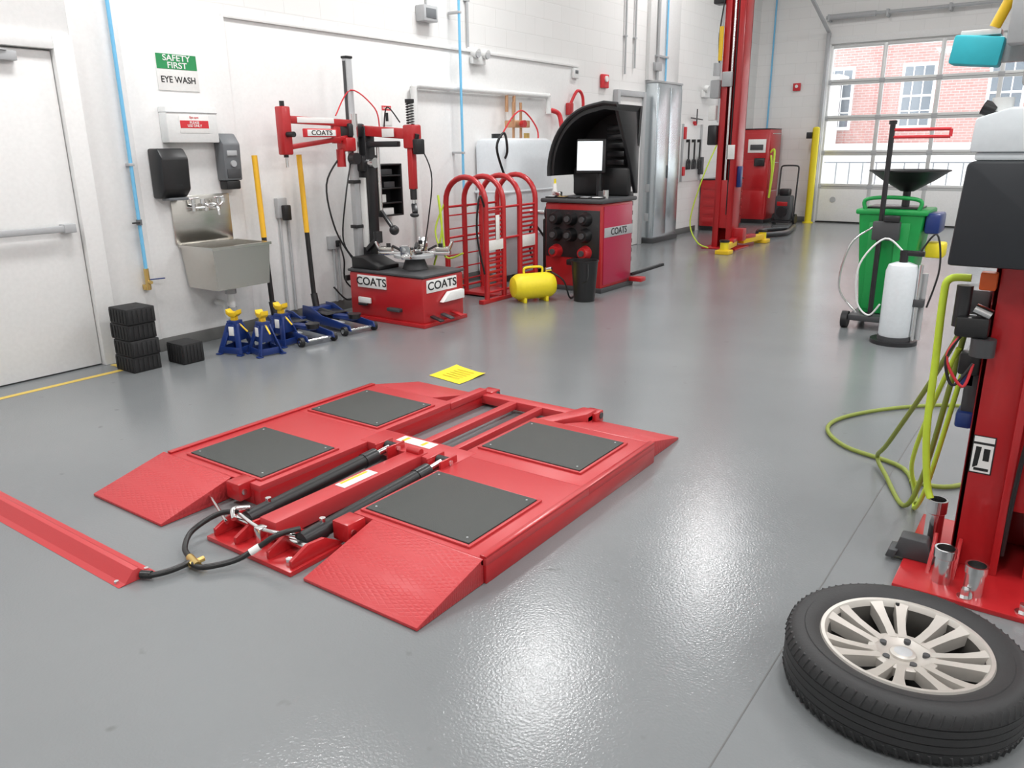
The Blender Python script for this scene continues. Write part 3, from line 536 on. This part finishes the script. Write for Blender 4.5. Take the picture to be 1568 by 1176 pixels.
# outside
b=M();b.bx(-16,10,FY+.3,40,-.12,-.02,mat('outside_concrete',(.62,.61,.58),.9),0);b.done('ground_outside',True)
b=M();BY=27;LS=mat('limestone',(.70,.69,.66),.8);b.bx(-16,8,BY,BY+4,-.02,9.5,BRICK,0);b.bx(-16,8,BY-.3,BY,-.02,1.5,LS,.02);b.bx(-16,8,BY-.08,BY,4.45,4.62,LS,.01)
DGL=mat('dark_window_glass',(.13,.15,.17),.1)
for i in range(9):
    for z in (2.0,4.9):
        x=-13.9+i*2.25
        b.bx(x-.08,x+.85,BY-.03,BY,z-.1,z+1.75,WHITE,.01);b.bx(x,x+.77,BY-.04,BY-.03,z,z+1.65,DGL,0);b.bx(x,x+.77,BY-.06,BY-.04,z+.8,z+.86,WHITE,.005)
        for k in (.22,.5): b.bx(x+k,x+k+.03,BY-.055,BY-.04,z,z+1.65,WHITE,0)
        for k in (.4,1.25): b.bx(x,x+.77,BY-.055,BY-.04,z+k,z+k+.03,WHITE,0)
b.bx(-7.6,-6.6,BY-1.2,BY-.3,-.02,3.2,WHITE,.02);b.bx(-7.8,-6.4,BY-1.4,BY-.3,3.2,3.45,WHITE,.02);b.bx(-7.4,-6.8,BY-1.22,BY-1.2,.1,2.2,DGL,.0)
b.done('brick_building')
b=M()
for i in range(26): b.cyl((-9+i*.35,24,-.02),(-9+i*.35,24,1.0),.018,GREY,seg=8)
for z in (.15,1.0): b.cyl((-9,24,z),(-.25,24,z),.022,GREY,seg=8)
b.done('iron_railing')

# ---------------------------------------------------------------- far lift column
def column(b,x,y,w,d,h,m=RED):
    b.bx(x-w/2,x+w/2,y+d/2-.02,y+d/2,0.02,h,m,.003);b.bx(x-w/2,x-w/2+.03,y-d/2,y+d/2,.02,h,m,.006);b.bx(x+w/2-.03,x+w/2,y-d/2,y+d/2,.02,h,m,.006)
    b.bx(x-w/2,x-w/2+.09,y-d/2,y-d/2+.02,.02,h,m,.004);b.bx(x+w/2-.09,x+w/2,y-d/2,y-d/2+.02,.02,h,m,.004)
b=M();x,y=-4.38,11.75
column(b,x,y,.30,.3,4.6);b.bx(x-.25,x+.28,y-.3,y+.3,0,.02,RED,.003)
b.bx(x-.11,x+.11,y-.13,y+.1,.3,1.0,RED,.01);b.cyl((x-.02,y-.1,1.0),(x-.02,y-.1,4.5),.025,CHR);b.cyl((x+.04,y-.13,.5),(x+.04,y-.13,4.5),.008,BLK2)
for s,yy0,yy1 in ((1,y-.15,y-.75),(1,y+.15,y+.9)):
    b.beam((x+.2,yy0,.1),(x+.28,yy1,.1),.10,.09,YEL,.01);b.beam((x+.21,yy0,.15),(x+.26,(yy0+yy1)/2,.15),.09,.05,RED,.008);b.cyl((x+.28,yy1,.02),(x+.28,yy1,.17),.06,YEL2);b.cyl((x+.28,yy1,.17),(x+.28,yy1,.2),.07,BLACK);b.bx(x+.18,x+.38,yy1-.1,yy1+.1,.0,.06,YEL,.01)
b.beam((x+.2,y,.12),(x+.2,y,.3),.2,.15,RED)
b.bx(x-.30,x-.16,y-.2,y,1.50,1.78,BLK2,.02);b.bx(x-.30,x-.16,y-.2,y-.02,2.15,2.4,LGREY,.02);b.cyl((x-.2,y-.22,2.45),(x-.2,y-.22,2.62),.05,LGREY);b.bx(x-.12,x+.02,y-.22,y-.15,2.3,2.5,LGREY,.01)
b.cyl((x-.17,y-.2,2.65),(x-.17,y-.2,3.1),.03,YEL);b.bx(x-.32,x-.16,y-.2,y,3.4,3.7,BLK2,.02);b.bx(x-.30,x-.2,y-.2,y-.1,1.85,2.05,PAPER,.004);b.bx(x+.02,x+.12,y-.175,y-.15,1.3,1.5,PAPER,.003);b.bx(x+.155,x+.21,y-.1,y,.9,1.2,BLUE,.01)
b.tube([(x-.15,y-.18,1.5),(x-.3,y-.3,1.0),(x-.45,y-.3,.4),(x-.3,y-.35,.1),(x-.1,y-.4,.03)],.010,LIME);b.tube([(x-.15,y-.18,3.5),(x-.2,y-.2,3.0),(x-.17,y-.22,2.6)],.01,BLACK)
b.done('two_post_lift_column')
b=M()
b.tube([(-4.3,13.2,.05),(-4.1,13.8,.05),(-4.2,14.5,.05),(-4.3,15.0,.05)],.045,BLK2);b.tube([(-4.5,13.6,.04),(-4.6,14.1,.04),(-4.3,14.6,.04)],.035,BLK2);b.done('exhaust_extraction_hose')

# ---------------------------------------------------------------- alignment scissor lift
b=M();ZT=.10
def deck(x0,x1,y0,y1): b.bx(x0,x1,y0,y1,ZT-.03,ZT,REDL,.003)
def pads(L):
    for (a,c,e,g) in L:
        for q in ((a-.016,a-.002,e-.016,g+.016),(c+.002,c+.016,e-.016,g+.016),(a-.002,c+.002,e-.016,e-.002),(a-.002,c+.002,g+.002,g+.016)): b.bx(*q,ZT,ZT+.010,REDL,.002)
        b.bx(a,c,e,g,ZT,ZT+.014,PAD,.002)
        for px in (a+.03,c-.03):
            for py in (e+.03,g-.03): b.cyl((px,py,ZT+.014),(px,py,ZT+.016),.0045,LGREY,seg=10)
def ramps(rx0,rx1,yn,yf,yr,tipf,fx0,fx1):
    b.prism([(yn-yr,.002),(yn-.004,.002),(yn-.004,ZT-.005),(yn-.004,ZT),(yn-yr,.014)],'x',rx0,rx1,TREAD,.0015)
    b.prism([(yf+.004,.002),(yf+tipf,.002),(yf+tipf,.014),(yf+.004,ZT)],'x',fx0,fx1,TREAD,.0015)
    b.cyl((rx0,yn-.004,ZT-.012),(rx1,yn-.004,ZT-.012),.012,RED);b.cyl((fx0,yf+.004,ZT-.012),(fx1,yf+.004,ZT-.012),.012,RED)
deck(-3.43,-2.73,1.92,2.70);deck(-3.43,-2.78,2.70,3.30)
for x0,x1,y0,y1 in ((-3.43,-3.38,1.92,3.30),(-2.78,-2.73,1.92,2.70),(-2.83,-2.78,2.70,3.62),(-3.38,-2.78,1.92,1.95),(-3.38,-2.83,3.27,3.30)): b.bx(x0,x1,y0,y1,.0,ZT-.028,RED,.003)
pads([(-3.31,-2.78,1.97,2.40),(-3.34,-2.83,2.74,3.17)]);ramps(-3.46,-2.92,1.92,3.30,.36,.42,-3.42,-2.93)
b.bx(-2.83,-2.775,3.28,3.62,.06,ZT-.002,REDL,.003);b.bx(-3.43,-3.40,1.92,3.30,ZT,ZT+.010,RED,.003)
deck(-2.20,-1.53,1.97,2.70);deck(-2.24,-1.53,2.70,3.34)
for x0,x1,y0,y1 in ((-1.58,-1.53,1.97,3.34),(-2.20,-2.15,1.97,2.70),(-2.24,-2.19,2.70,3.34),(-2.15,-1.58,1.97,2.0),(-2.19,-1.58,3.31,3.34)): b.bx(x0,x1,y0,y1,.0,ZT-.028,RED,.003)
pads([(-2.17,-1.64,2.01,2.46),(-2.20,-1.65,2.82,3.24)]);ramps(-2.09,-1.54,1.97,3.34,.36,.36,-2.05,-1.56)
b.bx(-1.56,-1.53,1.97,3.34,ZT,ZT+.010,RED,.003)
b.prism([(-2.24,3.34),(-2.14,3.34),(-2.04,3.56),(-2.04,3.66),(-2.12,3.66),(-2.16,3.52)],'z',.04,ZT-.008,REDL,.003)
for x in (-2.84,-2.16): b.bx(x-.045,x+.045,1.86,1.955,.03,ZT+.010,RED,.006);b.cyl((x-.05,1.885,.07),(x+.05,1.885,.07),.013,CHR)
b.bx(-2.78,-2.18,2.57,2.75,.05,ZT+.002,REDL,.004);b.bx(-2.62,-2.40,2.66,2.73,ZT+.002,ZT+.005,PAPER,.001)
for x in (-2.59,-2.47): b.bx(x,x+.02,2.67,2.72,ZT+.005,ZT+.006,YEL,0)
for x0,x1,ya,yb in ((-2.57,-2.52,2.74,3.60),(-2.38,-2.34,2.74,3.60)): b.bx(x0,x1,ya,yb,.03,ZT-.03,REDL,.004)
b.bx(-2.83,-2.04,3.57,3.65,.02,ZT-.028,REDL,.004);b.bx(-2.83,-2.74,3.62,3.71,.01,ZT-.02,RED,.006);b.bx(-2.11,-2.02,3.62,3.71,.01,ZT-.02,RED,.006)
for x in (-2.785,-2.065): b.cyl((x-.05,3.68,.055),(x+.05,3.68,.055),.018,DG)
b.bx(-2.47,-2.37,1.72,2.62,.03,ZT+.008,REDL,.006);b.bx(-2.45,-2.39,2.10,2.30,ZT+.008,ZT+.011,PAPER,.001);b.bx(-2.445,-2.43,2.12,2.28,ZT+.011,ZT+.012,YEL,0)
b.bx(-2.66,-2.15,1.60,1.86,.0,.02,RED,.003)
for x in (-2.63,-2.50,-2.30,-2.17):
    b.prism([(1.62,.02),(1.62,.05),(1.70,.085),(1.78,.08),(1.88,.02)],'x',x-.008,x+.008,RED,.002)
for x in (-2.565,-2.235):
    b.cyl((x-.07,1.72,.06),(x+.07,1.72,.06),.016,CHR);b.cyl((x,1.73,.065),(x,1.84,.07),.036,BLK2);b.cyl((x,1.82,.07),(x,2.44,.10),.032,BLACK);b.cyl((x,2.38,.096),(x,2.46,.10),.036,BLK2);b.cyl((x,2.44,.10),(x,2.56,.11),.016,CHR);b.cyl((x-.03,2.57,.11),(x+.03,2.57,.11),.024,BLACK)
    b.bx(x-.045,x-.032,2.5,2.62,.07,.135,RED,.004);b.bx(x+.032,x+.045,2.5,2.62,.07,.135,RED,.004);b.cyl((x-.05,2.57,.11),(x+.05,2.57,.11),.013,CHR)
    b.cyl((x,1.84,.10),(x,1.84,.12),.012,CHR)
b.cyl((-2.46,2.58,.115),(-2.38,2.58,.115),.018,RED)
for x in (-2.64,-2.20): b.cyl((x,1.64,.02),(x,1.64,.045),.014,CHR,seg=6,smooth=False)
b.cyl((-2.92,1.80,.05),(-2.6,1.66,.07),.007,CHR)
HB=mat('black_hose',(.012,.012,.012),.35)
b.tube([(-2.57,1.75,.11),(-2.59,1.69,.12),(-2.55,1.66,.10)],.010,CHR);b.tube([(-2.57,1.70,.10),(-2.40,1.68,.09),(-2.25,1.72,.09)],.008,CHR);b.bx(-2.43,-2.39,1.66,1.70,.02,.10,CHR,.005)
b.tube([(-2.58,1.70,.11),(-2.66,1.66,.09),(-2.69,1.56,.05),(-2.62,1.48,.03),(-2.53,1.45,.025)],.011,HB);b.tube([(-2.25,1.74,.11),(-2.28,1.66,.11),(-2.34,1.60,.06),(-2.38,1.53,.03),(-2.44,1.44,.025),(-2.50,1.43,.025)],.011,HB)
b.cyl((-2.55,1.455,.025),(-2.47,1.435,.025),.015,BRASS);b.cyl((-2.5,1.42,.025),(-2.5,1.48,.025),.011,BRASS)
b.cyl((-2.33,1.61,.068),(-2.35,1.58,.05),.014,PAPER);b.tube([(-2.52,1.44,.022),(-2.53,1.36,.02),(-2.56,1.30,.02),(-2.595,1.285,.02)],.011,HB)
b.cyl((-2.56,1.305,.02),(-2.595,1.285,.02),.015,HB)
b.done('alignment_scissor_lift')
b=M();b.prism([(1.20,.001),(1.225,.006),(1.262,.046),(1.282,.046),(1.32,.006),(1.345,.001)],'x',-5.1,-2.60,REDL,.001);b.cyl((-2.64,1.215,.004),(-2.64,1.215,.012),.008,CHR);b.cyl((-2.64,1.33,.004),(-2.64,1.33,.012),.008,CHR)
b.done('hose_floor_cover')
# slightly creased paper sheet
b=M();T=bmesh.new();G=[]
for i in range(9):
    row=[]
    for j in range(9):
        u,v=i/8,j/8;x=-3.49+.31*u+.01*v*(1-u);y=3.90+.29*v-.05*u
        z=.003+.010*(abs(u-.5)*2)**3*v+.004*math.sin(u*5)*math.sin(v*4)**2+(.008*(1-u)*max(0,v-.7))
        row.append(T.verts.new((x,y,max(.002,z))))
    G.append(row)
for i in range(8):
    for j in range(8): T.faces.new((G[i][j],G[i+1][j],G[i+1][j+1],G[i][j+1]))
bmesh.ops.recalc_face_normals(T,faces=T.faces[:]);b.put(T,YEL2,True)
DY=mat('dark_yellow_print',(.5,.38,.0),.6)
for i in range(5): b.prism([(-3.41,3.95+i*.04),(-3.41,3.956+i*.04),(-3.25,3.938+i*.04),(-3.25,3.932+i*.04)],'z',.0085,.009,DY,0)
b.done('yellow_floor_notice')

# ---------------------------------------------------------------- wheel
b=M();b.T=Matrix.Translation((-.215,2.185,0))@Matrix.Diagonal((.985,.985,.84,1))
RT=mat('tire_rubber',(.024,.024,.025),.6,bump=.2,bscale=120)
pr=[(.222,.03),(.235,.02),(.27,.004),(.295,.006),(.310,.020)]
z=.040
for gz in (.060,.088,.116,.144):
    pr+=[(.3185 if .05<z<.15 else .316,z),(.3195,gz-.002),(.3155,gz-.0015),(.3155,gz+.0015),(.3195,gz+.002)];z=gz+.014
pr+=[(.3175,.165),(.311,.185),(.296,.199),(.282,.203),(.270,.200),(.268,.203),(.25,.200),(.232,.190),(.222,.182),(.216,.17),(.216,.04)]
b.lathe(pr,(0,0,0),RT,seg=120,closed=True)
for k in range(76):
    a=2*math.pi*k/76;da=.035
    for z0,z1,r0,r1,sg in ((.150,.190,.3155,.3050,1),(.012,.052,.305,.3155,-1)):
        b.beam((r0*math.cos(a),r0*math.sin(a),z0),(r1*math.cos(a+da*sg),r1*math.sin(a+da*sg),z1),.017,.007,RT,.002)
b.lathe([(.222,.172),(.227,.186),(.224,.193),(.214,.192),(.209,.184),(.204,.172)],(0,0,0),ALLOY,seg=96)
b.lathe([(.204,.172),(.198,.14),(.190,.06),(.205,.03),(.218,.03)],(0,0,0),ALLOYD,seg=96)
b.lathe([(0,.03),(.19,.03),(.19,.045),(0,.045)],(0,0,0),mat('wheel_back_shade',(.02,.019,.018),.7),seg=48)  # added dark disc, no brake: shade behind the spokes put into its colour
b.lathe([(0,.150),(.028,.150),(.034,.146),(.036,.138),(.052,.140),(.066,.148),(.080,.152),(.092,.148),(.096,.12),(.0,.11)],(0,0,0),ALLOY,seg=48)
b.lathe([(0,.152),(.022,.152),(.027,.148),(.027,.14)],(0,0,0),LGREY,seg=32)
for k in range(5):
    a=2*math.pi*k/5+.3;b.cyl((.060*math.cos(a),.060*math.sin(a),.140),(.060*math.cos(a),.060*math.sin(a),.1525),.0095,DG,seg=16)
for k in range(7):
    a=2*math.pi*k/7+.16
    for s in (-1,1):
        nx,ny=-math.sin(a),math.cos(a);dx,dy=math.cos(a),math.sin(a)
        T=bmesh.new();V=[]
        for r,off,w,zt,zb in ((.070,.014,.0145,.151,.115),(.105,.0175,.0140,.158,.118),(.15,.0245,.0150,.168,.125),(.190,.033,.0195,.180,.14),(.212,.039,.026,.189,.15)):
            px,py=r*dx+s*off*nx,r*dy+s*off*ny
            V.append([T.verts.new((px+nx*w,py+ny*w,zb)),T.verts.new((px+nx*w*.82,py+ny*w*.82,zt)),T.verts.new((px-nx*w*.82,py-ny*w*.82,zt)),T.verts.new((px-nx*w,py-ny*w,zb))])
        for j in range(len(V)-1):
            for q in range(4): T.faces.new((V[j][q],V[j][(q+1)%4],V[j+1][(q+1)%4],V[j+1][q]))
        T.faces.new(V[0]);T.faces.new(V[-1][::-1]);bmesh.ops.recalc_face_normals(T,faces=T.faces[:]);b.put(T,ALLOY)
b.cyl((-.05,.185,.15),(-.055,.20,.19),.006,BLACK)
b.done('car_wheel')

# ---------------------------------------------------------------- near lift column
b=M();x0,x1,y0,y1=-.20,.18,3.04,3.34
b.bx(-.34,.36,2.76,3.42,0,.018,RED,.003)
b.bx(x0,x0+.15,y0,y0+.02,.018,4.4,RED,.004);b.bx(x0,x0+.02,y0,y1,.018,4.4,RED,.004);b.bx(x0,x1,y1-.02,y1,.018,4.4,RED,.004);b.bx(x1-.02,x1,y0,y1,.018,4.4,RED,.004);b.bx(x1-.15,x1,y0,y0+.02,.018,4.4,RED,.004)
b.bx(x0+.13,x1-.13,y0+.03,y1-.05,.25,.95,RED,.008);b.cyl((x0+.19,y0+.12,.9),(x0+.19,y0+.12,4.3),.02,CHR);b.bx(x0+.13,x0+.155,y0-.03,y0,.018,1.1,RED,.004)
for x in (x0-.05,x0+.03): b.prism([(y0-.14,.018),(y0-.002,.018),(y0-.002,.12)],'x',x-.006,x+.006,RED,.001)
for (x,y) in ((-.29,3.3),(-.12,2.80),(.05,2.8)): b.cyl((x,y,.018),(x,y,.05),.014,CHR,seg=6,smooth=False);b.cyl((x,y,.018),(x,y,.022),.024,CHR)
b.bx(-.185,-.115,y0-.003,y0,.38,.52,BLACK,.001);b.bx(-.181,-.119,y0-.004,y0-.003,.497,.517,PAPER,0);b.bx(-.181,-.119,y0-.004,y0-.003,.385,.488,PAPER,0);b.prism([(-.172,.48),(-.155,.48),(-.160,.41),(-.175,.40)],'y',y0-.005,y0-.004,BLACK,0);b.bx(-.147,-.128,y0-.005,y0-.004,.43,.475,BLACK,0);b.bx(-.170,-.125,y0-.005,y0-.004,.392,.402,BLACK,0)
b.prism([(-.38,.018),(-.24,.018),(-.24,.03),(-.27,.10),(-.36,.10)],'y',2.97,3.04,DG,.005);b.prism([(-.40,.018),(-.37,.018),(-.36,.05),(-.39,.05)],'y',2.95,3.03,DG,.003)
for (x,y,z,h) in ((-.27,3.12,.018,.20),(-.20,2.87,.018,.13),(-.10,2.84,.018,.11)):
    b.lathe([(0,z),(.031,z),(.031,z+h*.72),(.036,z+h*.75),(.036,z+h),(.029,z+h),(.026,z+h*.5),(0,z+h*.5)],(x,y,0),CHR,seg=28)
b.prism([(-.33,1.12),(.06,1.12),(.06,1.445),(-.30,1.445),(-.315,1.435)],'y',2.88,3.03,mat('reservoir_black',(.02,.023,.028),.45),.010)
b.bx(-.30,.05,2.90,3.02,1.445,1.470,TRL,.008);b.prism([(-.315,1.47),(.06,1.47),(.06,1.555),(-.05,1.60),(-.22,1.60),(-.31,1.57)],'y',2.885,3.025,TRL,.008);b.cyl((-.25,2.95,1.59),(-.25,2.95,1.63),.03,WPL);b.bx(-.17,-.06,2.92,2.98,1.6,1.65,TRL,.01)
b.cyl((-.30,2.94,1.605),(-.265,2.94,1.59),.022,BLACK)
b.bx(-.265,-.185,2.92,3.0,1.78,1.92,LGREY,.008);b.cyl((-.165,2.97,1.58),(-.165,2.97,1.95),.016,LGREY);b.bx(-.21,-.12,2.94,3.02,1.66,1.75,LGREY,.012);b.cyl((-.17,2.94,1.69),(-.17,2.91,1.69),.022,CHR);b.bx(-.185,-.10,2.98,3.035,1.58,2.1,LGREY,.004)
b.prism([(-.425,1.74),(-.285,1.725),(-.275,1.81),(-.415,1.825)],'y',3.0,3.09,TEAL,.008);b.bx(-.40,-.29,3.01,3.08,1.818,1.835,PAPER,.003);b.bx(-.31,-.18,3.05,3.09,1.74,1.80,LGREY,.003)
b.bx(-.30,-.20,3.0,3.035,1.92,2.08,YEL,.012);b.cyl((-.31,3.02,1.84),(-.26,3.02,1.97),.016,YEL)
b.bx(-.30,-.205,3.08,3.22,.93,1.02,GREY,.015);b.bx(-.29,-.19,2.98,3.035,.87,.94,BLACK,.01);b.cyl((-.28,3.02,.90),(-.28,3.02,1.04),.025,BLK2);b.cyl((-.20,3.0,.81),(-.20,3.0,.87),.038,DG);b.bx(-.27,-.2,3.06,3.12,.72,.80,BLACK,.01);b.bx(-.24,-.19,3.0,3.04,1.03,1.09,mat('orange_red_label',(.75,.12,.02),.5),.006);b.cyl((-.24,3.0,.97),(-.19,3.0,.95),.018,CHR)
b.bx(-.26,-.205,3.10,3.26,.66,.74,BLUE,.015);b.bx(-.255,-.2,3.08,3.2,.52,.58,BLUE,.01);b.bx(-.245,-.2,3.1,3.18,.57,.92,DG,.006)
for k in range(2): b.tube([(-.25,3.02,.90),(-.30,2.98,.8),(-.27+.03*k,2.98,.70),(-.22,3.0,.78)],.005,(BLACK,REDS)[k])
b.tube([(-.01,3.0,1.12),(.02,2.98,.9),(-.03,3.0,.5),(-.04,3.02,.1)],.008,BLACK)
b.done('two_post_lift_column')
# green hose
b=M()
b.tube([(-.27,3.06,1.06),(-.335,3.06,1.05),(-.345,3.06,.98),(-.34,3.06,.75),(-.335,3.06,.5),(-.31,3.07,.3),(-.29,3.06,.24)],.013,LIME)
b.tube([(-.27,3.12,.9),(-.38,3.4,.6),(-.55,3.7,.2),(-.62,3.9,.05),(-.55,3.75,.02),(-.42,3.45,.02),(-.36,3.4,.2),(-.30,3.2,.6),(-.27,3.12,.85)],.010,OLIVE)
b.tube([(-.38,3.5,.02),(-.5,3.9,.014),(-.8,4.05,.014),(-.95,4.3,.014),(-.88,4.6,.014),(-.62,4.95,.014),(-.35,5.1,.014),(-.1,4.8,.014),(-.1,4.2,.014),(-.28,3.8,.014),(-.45,3.75,.016)],.011,OLIVE)
b.tube([(-.28,3.12,.8),(-.36,3.3,.5),(-.42,3.5,.2),(-.40,3.6,.03),(-.38,3.45,.02),(-.33,3.3,.2),(-.26,3.15,.7)],.009,LIME)
b.done('green_air_hose')

# ---------------------------------------------------------------- oil drain
b=M();x,y=-1.26,7.3
b.prism([(x-.17,.12),(x+.17,.12),(x+.25,.95),(x+.25,.98),(x-.25,.98),(x-.25,.95)],'y',y-.22,y+.22,GREEN,.03)
b.bx(x-.27,x+.27,y-.24,y+.24,.94,.985,GREEN,.015);b.bx(x-.2,x+.2,y-.16,y+.16,.985,1.0,BLK2,.005)
for s in (-.1,.1): b.prism([(x+s-.04,.16),(x+s+.04,.16),(x+s+.055,.88),(x+s-.055,.88)],'y',y-.232,y-.218,GREEN,.004)
b.tube([(x-.2,y-.22,.98),(x-.2,y-.22,1.06),(x,y-.22,1.08),(x+.2,y-.22,1.06),(x+.2,y-.22,.98)],.016,GREEN)
for s in (-1,1): b.cyl((x+s*.22,y-.3,.07),(x+s*.27,y-.3,.07),.07,BLACK);b.cyl((x+s*.27,y-.3,.07),(x+s*.275,y-.3,.07),.03,LGREY);b.cyl((x+s*.2,y+.25,.05),(x+s*.24,y+.25,.05),.05,BLACK)
b.bx(x-.22,x+.22,y-.34,y+.28,.07,.12,DG,.008)
b.cyl((x-.05,y-.32,.1),(x-.05,y-.32,1.66),.02,BLK2);b.cyl((x-.05,y-.32,1.64),(x-.05,y-.32,1.67),.03,BLK2);b.cyl((x+.06,y,.98),(x+.06,y,1.12),.03,BLK2)
b.lathe([(0,1.12),(.05,1.12),(.2,1.21),(.29,1.275),(.305,1.28),(.305,1.29),(.285,1.285),(.19,1.225),(.04,1.14),(0,1.14)],(x+.06,y,0),BLACK,seg=40)
b.cyl((x-.05,y-.32,1.60),(x+.36,y-.32,1.60),.012,REDS);b.cyl((x-.05,y-.32,1.545),(x+.36,y-.32,1.545),.012,REDS);b.cyl((x+.36,y-.32,1.545),(x+.36,y-.32,1.6),.012,REDS)
b.bx(x-.1,x+.1,y-.38,y-.3,.75,.9,DG,.01);b.bx(x-.02,x+.1,y-.4,y-.36,.9,.95,BLK2,.01);b.tube([(x-.1,y-.36,.85),(x-.25,y-.4,.7),(x-.3,y-.4,.35),(x-.15,y-.38,.15)],.008,CHR)
b.bx(x+.25,x+.36,y-.2,y+.1,.80,.96,BLUE,.02);b.bx(x+.26,x+.4,y-.1,y+.1,.6,.72,YEL2,.02)
b.done('waste_oil_drain_cart')
b=M();x,y=-1.05,6.62
b.cyl((x,y,0),(x,y,.03),.17,BLK2);b.lathe([(0,.05),(.105,.05),(.115,.07),(.115,.56),(.10,.61),(.05,.63),(0,.63)],(x,y,0),TRL,seg=36);b.cyl((x,y,.03),(x,y,.06),.12,DG)
b.cyl((x+.13,y-.02,.04),(x+.13,y-.02,.62),.016,CHR);b.cyl((x+.16,y+.03,.04),(x+.16,y+.03,.55),.02,LGREY);b.cyl((x,y,.63),(x,y,.72),.03,BLK2);b.bx(x-.03,x+.14,y-.02,y+.02,.68,.72,BLK2,.006);b.tube([(x,y,.7),(x-.15,y,.8),(x-.3,y-.05,.6),(x-.3,y,.3),(x-.2,y-.02,.2),(x-.12,y-.05,.3)],.007,WPL)
b.tube([(x+.1,y,.7),(x+.2,y,.85),(x+.25,y,.6),(x+.2,y,.3)],.007,BLACK);b.bx(x+.1,x+.18,y-.04,y+.04,.3,.36,DG,.006)
b.done('fluid_extractor_pump')

# ---------------------------------------------------------------- world & camera
w=bpy.data.worlds.new('world');sc.world=w;w.use_nodes=True;bg=w.node_tree.nodes['Background'];bg.inputs[0].default_value=(.88,.94,1,1);bg.inputs[1].default_value=4.8
th,ph,ro=math.radians(16.76),math.radians(35.56),math.radians(-.64);s_,c_=math.sin,math.cos
F=Vector((-s_(ph)*c_(th),c_(ph)*c_(th),-s_(th)));R0=Vector((c_(ph),s_(ph),0));U0=Vector((-s_(ph)*s_(th),c_(ph)*s_(th),c_(th)))
R=c_(ro)*R0+s_(ro)*U0;U=-s_(ro)*R0+c_(ro)*U0
cd=bpy.data.cameras.new('camera');cd.sensor_width=36;cd.lens=1237.7/1613*36;cd.clip_start=.05;cd.clip_end=200
co=bpy.data.objects.new('camera',cd);bpy.context.collection.objects.link(co)
co.matrix_world=Matrix(((R.x,U.x,-F.x,0),(R.y,U.y,-F.y,0),(R.z,U.z,-F.z,1.5),(0,0,0,1)))
sc.camera=co
sc.view_settings.view_transform='Standard';sc.view_settings.look='None';sc.view_settings.exposure=0
